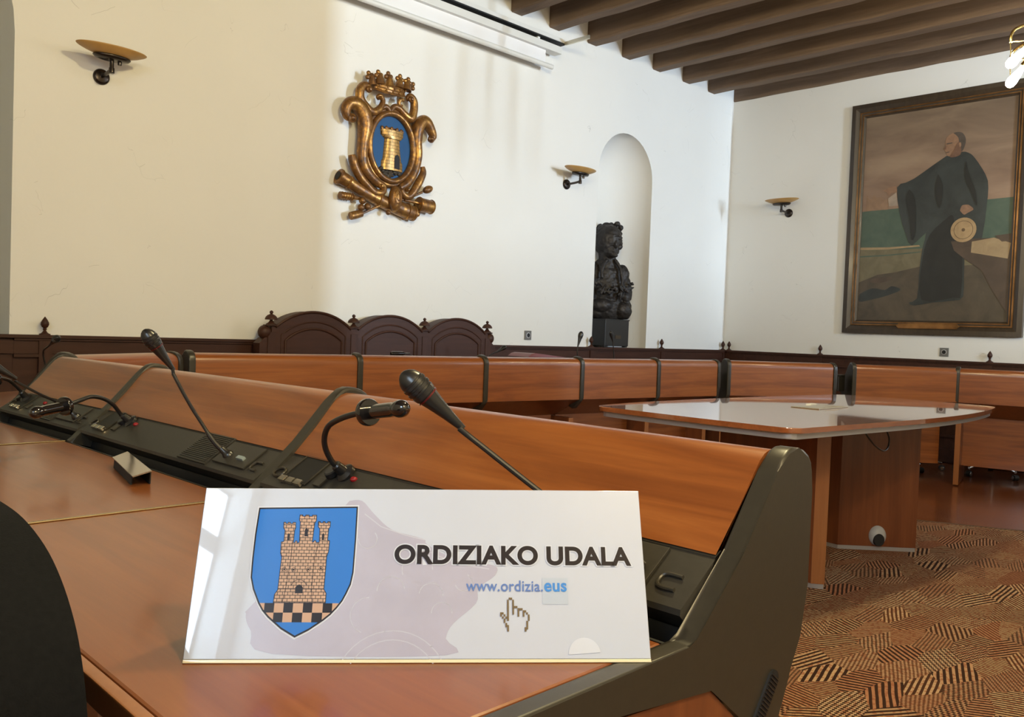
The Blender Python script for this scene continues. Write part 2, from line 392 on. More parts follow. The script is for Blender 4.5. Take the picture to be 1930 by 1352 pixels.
# niche apse
bm = bmesh.new(); n = 24; rings = []
D = .43
for z in [1.0, 1.6, 2.2, 2.75]:
    rings.append([bm.verts.new((6.955-.445*math.cos(PI*k/n), YB+.004+D*math.sin(PI*k/n), z)) for k in range(n+1)])
for j in range(1, 9):
    a = PI/2*j/9; rr = math.cos(a)
    rings.append([bm.verts.new((6.955-.445*rr*math.cos(PI*k/n), YB+.004+D*rr*math.sin(PI*k/n), 2.75+.445*math.sin(a))) for k in range(n+1)])
for a, b in zip(rings, rings[1:]):
    for k in range(n): bm.faces.new((a[k], a[k+1], b[k+1], b[k]))
bm.faces.new(rings[-1])
bm.faces.new(rings[0][::-1])
struct(finish(bm, 'wall_niche', 'wall'))
struct(finish(B((-.8, 6.0, 0), (1.6, 6.1, ZC)), 'wall_alcove', 'wall_grey'))
struct(finish(B((XR, -8.2, 0), (XR+.5, YB, ZC)), 'wall_right', 'wall'))
# left wall with a window, far wall with a tall window, added light blockers behind the camera
def wall_with_window(name, axis, pos, th, a0, a1, w0, w1, z0, z1):
    fn = (lambda p, t: (t, p[0], p[1])) if axis == 'x' else (lambda p, t: (p[0], t, p[1]))
    bm = holes([(a0, 0), (a0, ZC), (a1, ZC), (a1, 0)], [[(w0, z0), (w0, z1), (w1, z1), (w1, z0)]], pos, pos+th, fn)
    struct(finish(bm, name, 'wall'))
wall_with_window('wall_left', 'x', -2.2, -.4, -8.2, YB, -1.12, -.02, 2.25, 3.76)
bm = holes([(-2.2, 0), (-2.2, ZC), (XR, ZC), (XR, 0)], [[(8.50, 1.3), (8.50, 3.85), (8.74, 3.85), (8.74, 1.3)], [(1.2, 1.4), (1.2, 3.8), (4.0, 3.8), (4.0, 1.4)]], -8.0, -8.4, YP)  # slit narrowed for the light edge; wide opening added for the painting wall
struct(finish(bm, 'wall_front', 'wall'))
struct(finish(B((-2.2, -1.5, 0), (6.035, -1.2, ZC)), 'wall_light_cut', 'wall'))  # unseen wall added to cut the daylight edge on the back wall
struct(finish(B((6.036, -1.5, 0), (XR-.001, -1.2, 1.7)), 'wall_light_cut_low', 'wall'))  # unseen low wall added to keep daylight off the right desk fronts
def window_frame(name, lo, hi, ax, bars):
    bm = bmesh.new(); t = .045
    def bar(a0, a1, z0, z1):
        if ax == 'x': box(bm, (lo[0], a0, z0), (hi[0], a1, z1))
        else: box(bm, (a0, lo[1], z0), (a1, hi[1], z1))
    i = 1 if ax == 'x' else 0
    bar(lo[i], lo[i]+t, lo[2], hi[2]); bar(hi[i]-t, hi[i], lo[2], hi[2])
    bar(lo[i]+t, hi[i]-t, lo[2], lo[2]+t); bar(lo[i]+t, hi[i]-t, hi[2]-t, hi[2])
    for z in bars: bar(lo[i]+t, hi[i]-t, z-.03, z+.03)
    struct(finish(bm, name, 'white_plastic'))
window_frame('window_1', (-2.5, -1.12, 2.25), (-2.44, -.02, 3.76), 'x', [3.36])
window_frame('window_2', (8.50, -8.3, 1.3), (8.74, -8.24, 3.85), 'y', [2.5])
window_frame('window_added', (1.2, -8.3, 1.4), (4.0, -8.24, 3.8), 'y', [2.5])  # frame of the added window that serves the painting wall fill
struct(finish(B((-2.7, -8.4, -.1), (XR+.5, 6.1, 0)), 'floor', 'floor'))
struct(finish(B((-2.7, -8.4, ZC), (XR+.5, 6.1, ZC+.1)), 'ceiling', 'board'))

# ceiling beams, square-hewn with a little wander
beam_x = [5.381-.53*k for k in range(4, 0, -1)] + [5.381, 5.873, 6.412, 6.944, 7.465, 8.012, 8.518]
names = ['eleventh', 'tenth', 'ninth', 'eighth', 'seventh', 'sixth', 'fifth', 'fourth', 'third', 'second', 'first']
ordn = {0: 'tenth', 1: 'ninth', 2: 'eighth'}
full = beam_x + [9.10]
N = len(full)
cnt = ['twelfth', 'eleventh', 'tenth', 'ninth', 'eighth', 'seventh', 'sixth', 'fifth', 'fourth', 'third', 'second', 'last']
for i, xr in enumerate(full):
    rnd = random.Random(i*13+1)
    bm = bmesh.new(); xl = xr-.145 if i < N-1 else 8.925
    L0, L1, n = -1.15, YB-.002, 26
    rings = []
    for k in range(n+1):
        y = L1+(L0-L1)*k/n
        w1, w2, w3 = [rnd.uniform(-.005, .005) for _ in range(3)]
        if k == 0: w1 = w2 = w3 = 0
        xR = min(xr, XR-.003) if i < N-1 else XR-.002
        c = .012
        rings.append([bm.verts.new(p) for p in ((xl+w1, y, ZC-.005), (xl+w1, y, 3.94+c+w3), (xl+c+w2, y, 3.94+w3), (xR-c, y, 3.94+w3) if i < N-1 else (xR-.003, y, 3.94+w3), (xR, y, 3.94+c+w3), (xR, y, ZC-.005))])
    for a, b in zip(rings, rings[1:]):
        for k in range(6): bm.faces.new((a[k], a[(k+1) % 6], b[(k+1) % 6], b[k]))
    bm.faces.new(rings[0]); bm.faces.new(rings[-1][::-1])
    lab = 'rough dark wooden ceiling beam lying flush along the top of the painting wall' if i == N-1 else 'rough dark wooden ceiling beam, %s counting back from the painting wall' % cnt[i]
    tag(finish(bm, 'ceiling_beam', 'beam'), lab, 'beam', 'exposed ceiling beams')

# ------------------------------------------------------------------ wainscot (setting) with finials
def finial_bm(x, y, z, s=1.0):
    prof = [(0, .030), (.006, .030), (.010, .020), (.018, .012), (.028, .007), (.034, .012), (.040, .008), (.046, .016), (.060, .022), (.072, .0215), (.088, .014), (.100, .006), (.106, .002), (.108, 0)]
    return LA([(t*s, r*s) for t, r in prof], (x, y, z), seg=20)
def wainscot(name, a0, a1, fx, posts):
    """fx(a, depth, z) -> xyz, depth outwards from the wall"""
    def bx(bm, a, b, d0, d1, z0, z1):
        p = fx(a, d0, z0); q = fx(b, d1, z1)
        box(bm, tuple(min(p[i], q[i]) for i in range(3)), tuple(max(p[i], q[i]) for i in range(3)))
    bm = bmesh.new()
    bx(bm, a0, a1, .001, .045, 0, .985)            # backing
    bx(bm, a0, a1, .045, .075, 0.01, .14)          # skirting
    bx(bm, a0, a1, .045, .060, .895, .970)         # frieze
    bx(bm, a0, a1, .045, .066, .875, .893)
    top = struct(finish(bm, name, 'walnut'))
    c = bmesh.new(); bx(c, a0, a1, .0012, .085, .986, 1.004); bx(c, a0, a1, .046, .072, .972, .985)
    finish(c, 'cap_moulding', 'walnut', top)
    xs = sorted([a0+.04]+posts+[a1-.04])
    for p in posts:
        b = bmesh.new(); bx(b, p-.035, p+.035, .045, .070, .14, .97); finish(b, 'pilaster', 'walnut_side', top)
        q = fx(p, .045, 1.004); finish(finial_bm(*q), 'finial', 'walnut', top)
    # framed panels between the posts
    k = a0+.1
    while k < a1-.5:
        b = bmesh.new(); e = k+.52
        for (aa, bb, z0, z1) in ((k, e, .80, .825), (k, e, .25, .275), (k, k+.025, .275, .80), (e-.025, e, .275, .80)): bx(b, aa, bb, .045, .056, z0, z1)
        if not any(k-.03 < p < e+.03 for p in posts): finish(b, 'panel_moulding', 'walnut', top)
        else: b.free()
        k += .62
    return top
wainscot('trim_1', 1.375, XR-.002, lambda a, d, z: (a, YB-d, z), [1.538, 6.451, 7.629, 8.86])
wainscot('trim_2', -1.0, YB-.09, lambda a, d, z: (XR-d, a, z), [2.589, 4.269, 5.395])
# lower boarding at the left of the arch, darker panel with a frame
bm = bmesh.new(); box(bm, (.0, YB-.045, 0), (1.374, YB-.001, .985)); box(bm, (.0, YB-.085, .986), (1.374, YB-.001, 1.004))
box(bm, (.0, YB-.060, .895), (1.374, YB-.046, .97))
t3 = struct(finish(bm, 'trim_3', 'walnut'))
b = bmesh.new()
for (x0, x1, z0, z1) in ((.45, 1.3, .80, .825), (.45, 1.3, .25, .275), (.45, .475, .275, .80), (1.275, 1.3, .275, .80)): box(b, (x0, YB-.058, z0), (x1, YB-.046, z1))
finish(b, 'panel_moulding', 'walnut', t3)

# ------------------------------------------------------------------ carpet
cp = [(1.25, -1.1), (7.12, -1.1), (5.943, 1.485), (5.70, 2.01), (5.12, 3.28), (1.45, 3.55), (1.25, 3.3)]
ct = finish(P(cp, .0005, .010, ZP), 'carpet', 'carpet'); tag(ct, 'brown and orange patchwork patterned carpet under the central table', 'carpet')
bm = bmesh.new()
for a, b in zip(cp, cp[1:]+cp[:1]): tube(bm, [(a[0], a[1], .008), (b[0], b[1], .008)], .007, 6)
finish(bm, 'binding', 'carpet_edge', ct)

# ------------------------------------------------------------------ council desks
TOP = [(0, .915), (0, .93), (.004, .944), (.014, .956), (.030, .965), (.048, .969), (.066, .970), (.080, .966), (.094, .956), (.108, .940)]
def gray_profile():
    return [(0, .90)] + TOP[1:] + [(.191, .838), (.294, .742), (.312, .7405), (.874, .7405), (.874, .700), (.45, .694), (.255, .676), (.172, .606), (.130, .560), (.105, .548), (.085, .556), (.074, .582), (.056, .626), (.042, .646), (.012, .686), (0, .763)]
def end_panel(t, x0, x1, outer=0):
    """graphite profile piece from x0 to x1"""
    return finish(P(gray_profile(), x0, x1, XP, .005), 'end_frame', 'grey', t, 40)
def divider(t, x, wd=.034):
    pr = [(-.004, .70), (-.004, .925), (.002, .948), (.014, .962), (.030, .971), (.048, .976), (.068, .977), (.084, .972), (.098, .961), (.112, .945), (.193, .856), (.300, .758), (.320, .743), (.322, .730), (.20, .71), (.10, .635), (.08, .622), (.06, .628), (.015, .672)]
    o = finish(P(pr, x-wd/2, x+wd/2, XP, .007), 'divider', 'grey', t, 40)
    return o
def front_panel_profile():
    out = [(.008, .69)] + [(y+.008, z-.006) for y, z in TOP] + [(.196, .838)]
    inn = [(.208, .832), (.118, .926), (.095, .944), (.066, .952), (.040, .948), (.026, .935), (.022, .915), (.022, .69)]
    return out+inn
def make_desk(L, loc, rz, label, group, ends=(False, False), detail=2, mesh_only=None):
    t = thing('council_desk', label, 'desk', loc, rz, group)
    e0 = .03 if ends[0] else .0; e1 = .03 if ends[1] else .0
    finish(P(front_panel_profile(), e0+.002, L-e1-.002, XP), 'privacy_panel', 'wood_front', t, 45)
    # underside board sloping back to the modesty panel
    finish(P([(.010, .688), (.024, .690), (.290, .575), (.286, .560)], e0+.002, L-e1-.002, XP), 'underside_panel', 'wood_v', t)
    finish(B((.02, .284, .155), (L-.02, .302, .572), .001), 'modesty_panel', 'wood_front', t)
    if ends[0]: end_panel(t, 0, .03)
    else: divider(t, 0)
    if ends[1]: end_panel(t, L-.03, L)
    # desktop
    finish(B((e0+.001, .326, .708), (L-e1-.001, .872, .740), .004), 'desktop', 'wood_desk', t)
    finish(B((e0+.001, .8722, .708), (L-e1-.001, .888, .7395), .003), 'edge_band', 'wood_edge', t)
    if not ends[1]: finish(B((L-.006, .326, .7403), (L+.006, .872, .7425), .001), 'seam_strip', 'seam', t)
    # leg boards
    for x in ([.016] if not ends[1] else [.016, L-.03]):
        lb = finish(B((x-.02, .12, .0105), (x+.02, .60, .556), .002), 'leg_board', 'wood_v', t)
        finish(B((x-.0195, .1165, .011), (x+.0195, .1198, .555)), 'edge_strip', 'wood_edge', lb)
    # console: trench, sloping face
    cs = finish(P([(.2095, .829), (.196, .836), (.288, .774), (.289, .766), (.262, .742), (.21, .78)], (e0+.001 if ends[0] else .018), L-(e1+.001 if ends[1] else .018), XP), 'console', 'console', t)
    finish(P([(.215, .765), (.255, .738), (.262, .7125), (.318, .7125), (.3195, .7395), (.3255, .7395), (.3255, .706), (.21, .706)], (e0+.001 if ends[0] else .018), L-(e1+.001 if ends[1] else .018), XP), 'trench', 'slot', t)
    if detail >= 2:
        # frame on the slope: o at (y=.196,z=.836) -> (.292,.772)
        sl = Vector((0, .096, -.064)).normalized(); nn = Vector((0, .555, .832)); uu = Vector((1, 0, 0))
        def onslope(u, s, h): return Vector((u, .196, .836)) + sl*s + nn*h
        MS = lambda u, s, h=0: Matrix.Translation(onslope(u, s, h)) @ Matrix(((1, 0, 0, 0), (0, sl.y, nn.y, 0), (0, sl.z, nn.z, 0), (0, 0, 0, 1)))
        # connector plate and usb
        x0 = .055 if ends[0] else .045
        pl = finish(B((0, .020, 0), (.15, .092, .005), .001, MS(x0+.045, 0)), 'connector_plate', 'console', t)
        finish(B((0, 0, 0), (.030, .010, .008), .001, MS(x0+.075, .062, .003)), 'usb_port', 'usb', pl)
        # speaker grille
        gb = bmesh.new(); box(gb, (0, .008, 0), (.15, .108, .004), 0, MS(x0+.205, 0))
        for k in range(16): box(gb, (.008, .012+k*.0058, .004), (.142, .0148+k*.0058, .0058), 0, MS(x0+.205, 0))
        finish(gb, 'speaker_grille', 'console', t, smooth=False)
        # U shaped recess beside the divider
        ub = bmesh.new(); c = onslope(x0, .062, .002)
        tube(ub, [c+uu*.0, c+uu*.022, c+uu*.030+sl*.006, c+uu*.030+sl*.018, c+uu*.022+sl*.024, c+sl*.024], .003, 8, 3)
        finish(ub, 'latch', 'grey', t)
        # slot with comb, button, ring, led near the far end
        xe = L-e1
        sb = bmesh.new(); box(sb, (-.165, .012, .0005), (-.075, .086, .0022), 0, MS(xe, 0)); so = finish(sb, 'document_slot', 'slot', t, smooth=False)
        fb = bmesh.new(); tube(fb, [MS(xe, 0) @ Vector(p) for p in ((-.166, .088, .002), (-.166, .010, .002), (-.073, .010, .002), (-.073, .088, .002))], .0022, 6); finish(fb, 'slot_rim', 'grey', so, smooth=False)
        kb = bmesh.new()
        for k in range(3): box(kb, (-.160+k*.030, .082, .001), (-.136+k*.030, .096, .010), .001, MS(xe, 0))
        finish(kb, 'comb', 'steel_plate', so)
        bb = B((-.215, .058, 0), (-.190, .082, .005), .001, MS(xe, 0)); finish(bb, 'push_button', 'grey', t)
        rb = bmesh.new(); c = onslope(xe-.045, .072, .003)
        tube(rb, [c+uu*.018*math.cos(a)+sl*.013*math.sin(a) for a in [2*PI*k/16 for k in range(17)]], .0032, 8); finish(rb, 'pull_ring', 'grey', t)
        lbm = bmesh.new(); ball(lbm, onslope(xe-.285, .040, .001), (.008, .008, .006), u=14, v=8); finish(lbm, 'red_light', 'red', t)
        pass
    return t
def rowframe(p, q):
    p = Vector((*p, 0)); q = Vector((*q, 0)); d = q-p
    return d.length, p, math.atan2(d.y, d.x)
near = [(1.205, .58), (1.197, 1.71), (1.172, 2.79), (1.130, 3.56)]
nl = ['curved council desk nearest the camera, with the white nameplate on it', 'council desk just behind the nearest one, with a small metal stand on top', 'council desk at the far end of the left row, by the corner']
for i in range(3):
    L, p, rz = rowframe(near[i], near[i+1])
    dk = make_desk(L, (p.x, p.y, 0), rz, nl[i], 'wooden council desks set in a horseshoe', (i == 0, i == 2))
    if i == 0: near_desk = dk
# wood insert and vent of the near end frame
t0 = near_desk
ins = [(.255, .672), (.46, .690), (.60, .690), (.60, .02), (.12, .02), (.12, .545), (.150, .578), (.176, .604)]
finish(P(ins, .004, .020, XP, .001), 'side_board', 'wood_v', t0)
vb = bmesh.new()
c0 = Vector((0, .098, .644)); c1 = Vector((0, .140, .590)); dv = (c1-c0).normalized(); pv = Vector((0, dv.z, -dv.y))
ring = []
for k in range(9): a = PI*k/8; ring.append(c0 - dv*math.sin(a)*.014 + pv*math.cos(a)*.014)
for k in range(9): a = PI*k/8; ring.append(c1 + dv*math.sin(a)*.014 - pv*math.cos(a)*.014)
prism(vb, [(v.y, v.z) for v in ring], -.0032, .002, XP)
vo = finish(vb, 'vent', 'dark', t0, smooth=False)
vb = bmesh.new()
for k in range(14):
    a = c0.lerp(c1, (k-.8)/12.5); box(vb, (-.0052, -.0115, -.0009), (-.0030, .0115, .0009), 0, Matrix.Translation(a) @ Matrix(((1,0,0,0), (0, pv.y, dv.y, 0), (0, pv.z, dv.z, 0), (0,0,0,1))))
finish(vb, 'vent_rib', 'black', vo, smooth=False)
# corner desk at the left
G = 'wooden council desks set in a horseshoe'
def top2front(p, q):
    p = Vector(p); q = Vector(q); d = (q-p).normalized(); nrm = Vector((d.y, -d.x)); return tuple(p+nrm*.066), tuple(q+nrm*.066)
a, b = top2front((1.10, 3.66), (1.70, 4.06))
L, p, rz = rowframe(a, b); make_desk(L, (p.x, p.y, 0), rz, 'council desk across the left corner, seen from behind, joining two rows', G, (False, True), 1)
far = [(1.783, 4.06), (2.679, 3.957), (3.526, 3.86), (4.315, 3.77), (5.057, 3.685), (5.746, 3.606)]
fl = ['council desk at the left end of the row in front of the arched bench', 'council desk in the far row, second from its left end',
      'middle council desk of the far row, behind the upright microphone head', 'council desk in the far row carrying the maroon folder', 'council desk at the right end of the far row, below the bust']
for i in range(5):
    a, b = top2front(far[i], far[i+1]); L, p, rz = rowframe(a, b)
    make_desk(L, (p.x, p.y, 0), rz, fl[i], G, (False, i == 4), 1)
rr = [((5.90, 3.60), (6.70, 3.10)), ((6.83, 3.00), (7.40, 2.385)), ((7.405, 2.38), (7.60, 1.52))]
rl = ['pale reflecting council desk across the far right corner, behind the central table', 'darker council desk on the right, under the left part of the painting', 'council desk at the right edge, under the right part of the painting']
for i, (a, b) in enumerate(rr):
    a, b = top2front(a, b); L, p, rz = rowframe(a, b)
    make_desk(L, (p.x, p.y, 0), rz, rl[i], G, (False, i == 0), 1)

# brackets joining desks in the corners
def bracket(x, y, label):
    bm = bmesh.new(); box(bm, (x-.06, y-.012, .74), (x+.06, y+.012, .86), .004); box(bm, (x-.05, y-.018, .86), (x+.05, y+.018, .875), .003)
    o = finish(bm, 'desk_bracket', 'grey'); tag(o, label, 'bracket', 'grey corner brackets'); return o
bracket(5.83, 3.66, 'grey bracket bridging the gap between far row and corner desk')
bracket(6.80, 3.08, 'grey bracket bridging the gap right of the pale corner desk')

# ------------------------------------------------------------------ microphones and lamps
def microphone(pts, label, r=.0042, hs=1.0, base=True, ring='red'):
    o0 = Vector(pts[0]); t = thing('gooseneck_microphone', label, 'microphone', o0, 0, 'gooseneck microphones on the desks')
    q = [Vector(p)-o0 for p in pts]
    sm = cat(q, 6)
    # stem: thicker flexible foot, thin rod
    n = len(sm); rad = [r*1.5 if i < n*.18 else r for i in range(n)]
    hd = (sm[-1]-sm[-6]).normalized(); tip = sm[-1]
    hl = .105*hs; start = tip-hd*hl
    k = max(i for i in range(n) if (sm[i]-tip).length > hl*.96)
    finish(T(sm[:k+1]+[start+hd*.004], rad[:k+1]+[r], 10), 'stem', 'black', t)
    pr = [(0, r*1.15), (.012, r*1.5), (.030, .0085), (.055, .0125), (.070, .0155), (.0705, .0165), (.078, .0180), (.0785, .0170), (.0815, .0170), (.082, .0187), (.0865, .0190), (.087, .0177), (.090, .0177), (.0905, .0190), (.095, .0187), (.0955, .0174), (.098, .0172), (.0985, .0176), (.106, .0150), (.112, .0100), (.1155, .0045), (.1165, 0)]
    hdr = finish(LA([(a*hs, b*hs) for a, b in pr], start, hd, 28), 'microphone_head', 'black', t, 50)
    if ring: finish(LA([(.0665*hs, .0150*hs), (.0665*hs, .0163*hs), (.0685*hs, .0167*hs), (.0685*hs, .0155*hs)], start, hd, 28), 'light_ring', 'red_dark', hdr)
    if base:
        finish(LA([(-.006, .014), (.0, .014), (.004, .0125), (.010, .0085), (.020, .0075), (.024, .006)], (0, 0, 0), (q[1]-q[0]), 20), 'collar', 'black', t)
    return t
MIC1 =[(0.945,0.702,0.803),(0.915,0.744,0.840),(0.850,0.818,0.909),(0.807,0.862,0.954),(0.764,0.899,0.997),(0.738,0.920,1.031),(0.718,0.933,1.052)]
MIC2 =[(0.941,1.909,0.803),(0.916,1.928,0.832),(0.890,1.949,0.881),(0.871,1.955,0.913),(0.851,1.962,0.951),(0.823,1.978,1.012),(0.803,1.986,1.046),(0.784,1.992,1.075),(0.776,1.993,1.086)]
MIC3 =[(0.905,2.876,0.804),(0.884,2.885,0.827),(0.845,2.874,0.853),(0.796,2.860,0.878),(0.740,2.841,0.910),(0.705,2.825,0.932),(0.682,2.810,0.952),(0.630,2.808,0.985)]
microphone(MIC1, 'large black gooseneck microphone rising from behind the white nameplate')
microphone(MIC2, 'black gooseneck microphone standing alone above the second near desk')
microphone(MIC3, 'black gooseneck microphone bending out of frame at the left edge', ring=None)
def small_mic(pts, label, hs=.8): return microphone(pts, label, .004, hs, True, None)
small_mic([(1.24, 4.32, .83), (1.215, 4.30, .90), (1.200, 4.27, .955), (1.203, 4.20, .983), (1.208, 4.10, 1.022)], 'small microphone leaning right above the left corner desk', .9)
small_mic([(4.60, 3.99, .80), (4.585, 3.99, .92), (4.57, 3.99, 1.0), (4.585, 3.99, 1.07), (4.605, 3.99, 1.135)], 'small upright black microphone left of the bust pedestal', 1.0)
small_mic([(4.95, 3.95, .80), (4.94, 3.95, .92), (4.93, 3.95, 1.0), (4.915, 3.95, 1.08), (4.885, 3.95, 1.15)], 'small microphone standing in front of the black bust pedestal', .8)
small_mic([(3.72, 4.05, .83), (3.74, 4.05, .91), (3.78, 4.05, .965), (3.85, 4.05, .992), (3.915, 4.05, 1.022)], 'small microphone lying low beside the right end of the arched bench', .8)

def desk_lamp(pts, label, k=3, hr=.0135):
    o0 = Vector(pts[0]); t = thing('gooseneck_lamp', label, 'lamp', o0, 0, 'gooseneck reading lamps on the desks')
    q = [Vector(p)-o0 for p in pts]; neck = q[:-2]+[q[-2]]
    finish(T(q[:-1], .0058, 12, 6), 'neck', 'black', t)
    d = (q[-1]-q[-2]); L = d.length; d.normalize()
    s = q[-2]-d*.030
    finish(LA([(.0, .0062), (.004, hr*.95), (.010, hr), (.018+.030, hr), (L+.004, hr), (L+.012, hr*.95), (L+.016, hr*1.05), (L+.026, hr*1.2), (L+.036, hr*1.1), (L+.044, hr*.7), (L+.047, 0)], s, d, 28), 'lamp_head', 'gloss', t, 50)
    finish(LA([(.006, hr*1.0), (.006, hr*1.75), (.009, hr*1.9), (.017, hr*1.9), (.020, hr*1.75), (.020, hr*1.0)], s, d, 28), 'collar_ring', 'gloss', t, 50)
    finish(LA([(-.004, .021), (.004, .021), (.007, .017), (.010, .012), (.030, .0105), (.033, .008)], (0, 0, 0), (q[2]-q[0]), 20), 'base', 'black', t)
    sb = bmesh.new(); lathe(sb, [(0, .015), (.010, .015), (.012, .012)], (-.008, .035, -.006), (-.55, 0, .83), 20); finish(sb, 'switch', 'black', t)
    return t
LAMP1 =[(0.973,1.458,0.821),(0.958,1.459,0.836),(0.943,1.460,0.845),(0.922,1.454,0.874),(0.909,1.440,0.901),(0.904,1.418,0.926),(0.903,1.377,0.944),(0.906,1.333,0.957),(0.910,1.301,0.962),(0.910,1.280,0.966),(0.910,1.198,0.979)]
LAMP2 =[(0.952,2.545,0.818),(0.935,2.548,0.826),(0.920,2.549,0.846),(0.895,2.533,0.872),(0.865,2.521,0.890),(0.827,2.503,0.898),(0.790,2.482,0.890),(0.751,2.464,0.879),(0.732,2.455,0.876),(0.665,2.420,0.868)]
LAMP3 =[(0.908,3.420,0.818),(0.894,3.421,0.838),(0.869,3.404,0.863),(0.841,3.382,0.885),(0.806,3.347,0.895),(0.771,3.311,0.891),(0.700,3.240,0.879)]
desk_lamp(LAMP1, 'glossy black reading lamp in front of the second seat, bent right')
desk_lamp(LAMP2, 'black reading lamp bent left over the second near desk')
desk_lamp(LAMP3, 'black reading lamp on the left desk, cut by the frame edge')

# ------------------------------------------------------------------ small metal stand on the second desk
A_ = Vector((0.798, 2.252, 0.764)); B__ = Vector((0.836, 2.254, 0.776)); C_ = Vector((0.775, 1.943, 0.776)); D_ = Vector((0.738, 1.957, 0.764))
st = thing('name_stand', 'small folded metal name stand lying on the second desk', 'name stand', (A_+C_)/2*1.0 - Vector((0, 0, .03)))
o0 = Vector(st.location)
bm = bmesh.new(); n_ = (B__-A_).cross(D_-A_).normalized()
if n_.z < 0: n_ = -n_
top = [bm.verts.new(p-o0) for p in (A_, B__, C_, D_)]; bot = [bm.verts.new(p-o0-n_*.003) for p in (A_, B__, C_, D_)]
bm.faces.new(top); bm.faces.new(bot[::-1])
for i in range(4): bm.faces.new((top[i], bot[i], bot[(i+1) % 4], top[(i+1) % 4]))
finish(bm, 'face_plate', 'steel_plate', st, smooth=False)
bm = bmesh.new()
for (p, q) in ((A_, D_), (B__, C_)):
    a0 = p*.93+q*.07; a1 = q*.93+p*.07
    g = [Vector(a0)-n_*.004, Vector(a1)-n_*.004, Vector((a1.x, a1.y, .7405)), Vector((a0.x, a0.y, .7405))]
    off = Vector((B__-A_)).normalized()*.003
    v = [bm.verts.new(x-o0) for x in g]+[bm.verts.new(x+off-o0) for x in g]
    for f in ((0,1,2,3), (7,6,5,4), (0,4,5,1), (1,5,6,2), (2,6,7,3), (3,7,4,0)): bm.faces.new([v[i] for i in f])
finish(bm, 'support', 'dark', st, smooth=False)

# ------------------------------------------------------------------ white nameplate
B0 = Vector((.402, .911, .7405)); B1 = Vector((.816, .579, .7405)); ea = (B1-B0).normalized(); W = (B1-B0).length
bk = Vector((-ea.y, ea.x, 0)); al = math.radians(25.5); eb = bk*math.sin(al)+Vector((0, 0, 1))*math.cos(al); en = ea.cross(eb)
sg = thing('nameplate', 'white tabletop nameplate with blue castle shield reading ORDIZIAKO UDALA', 'nameplate', B0)
sg.rotation_euler = Matrix((ea, eb, en)).transposed().to_euler()
SH = .203
def plate_fn(p, t): return (p[0], p[1], t)
finish(P([(0, .004), (W, .004), (W-.001, SH+.002), (0, SH-.004)], -.0045, 0, plate_fn, .0008), 'face', 'sign', sg)
finish(P([(0, 0), (W, 0), (W, .0038), (0, .0038)], -.012, 0.0008, plate_fn, .0006), 'foot_edge', 'sign_edge', sg)
# rear leg of the folded plate
ca, sa = math.cos(al), math.sin(al)
bm = bmesh.new()
def loc_(u, back, up):   # back along bk, up along z  -> local coords
    v = bk*back+Vector((0, 0, 1))*up; return (u, v.dot(eb), v.dot(en))
g = [(.010, .13, 0.0005), (W-.010, .13, .0005), (W-.010, sa*SH*.97+.008, ca*SH*.95), (.010, sa*SH*.97+.008, ca*SH*.95)]
v1 = [bm.verts.new(loc_(*p)) for p in g]; v2 = [bm.verts.new(loc_(p[0], p[1]+.004, p[2]+.0005)) for p in g]
for f in ((0,1,2,3), (7,6,5,4), (0,4,5,1), (1,5,6,2), (2,6,7,3), (3,7,4,0)): bm.faces.new([(v1+v2)[i] for i in f])
finish(bm, 'rear_leg', 'sign', sg, smooth=False)
def flat(pts, z, m, name, th=.0001, parent=None):
    bm = bmesh.new(); prism(bm, pts, z-th, z, plate_fn); return finish(bm, name, m, parent or sg, smooth=False)
def ribbon(bm, pts, wd, z, closed=False):
    pts = [Vector(p) for p in pts]; seq = list(zip(pts, pts[1:]+pts[:1])) if closed else list(zip(pts, pts[1:]))
    for a, b in seq:
        d = (b-a)
        if d.length < 1e-6: continue
        d.normalize(); n = Vector((-d.y, d.x))*wd/2; e = d*wd*.4
        v = [bm.verts.new((*p, z)) for p in (a-e-n, b+e-n, b+e+n, a-e+n)]; bm.faces.new(v)
# faint lilac engraving behind the text
wm = [(0.1705,0.1859),(0.1856,0.1862),(0.2018,0.1694),(0.2238,0.1512),(0.2605,0.1411),(0.2668,0.1336),(0.3035,0.1159),(0.346,0.1103),(0.3475,0.0984),(0.3279,0.0836),(0.3251,0.0661),(0.2987,0.0432),(0.2903,0.0264),(0.2921,0.0084),(0.0953,0.0101),(0.0704,0.0345),(0.0627,0.0538),(0.0724,0.0678)]
wms = [(p.x, p.y) for p in cat([(*p, 0) for p in wm+wm[:1]], 4)[:-1]]
em = flat(wms, .0003, 'p_lilac', 'faint_engraving', .0002)
bm = bmesh.new()
def arc(cx, cy, r, a0, a1, n=14, sx=1): return [(cx+r*sx*math.cos(math.radians(a0+(a1-a0)*k/n)), cy+r*math.sin(math.radians(a0+(a1-a0)*k/n))) for k in range(n+1)]
for p in (arc(.23, -.03, .055, 30, 150), arc(.23, -.03, .065, 30, 150), arc(.255, .105, .018, 0, 200), arc(.225, .08, .016, 10, 180), arc(.272, .075, .014, 0, 170), arc(.20, .052, .02, 90, 250),
          arc(.195, .14, .011, 180, 400), arc(.31, .09, .010, 200, 420), [(.19, .17), (.21, .155), (.24, .145), (.262, .14)], [(.27, .125), (.30, .112), (.34, .106)], arc(.285, .055, .012, 0, 180)):
    ribbon(bm, p, .0011, .00035)
finish(bm, 'engraved_line', 'p_lilac2', em, smooth=False)
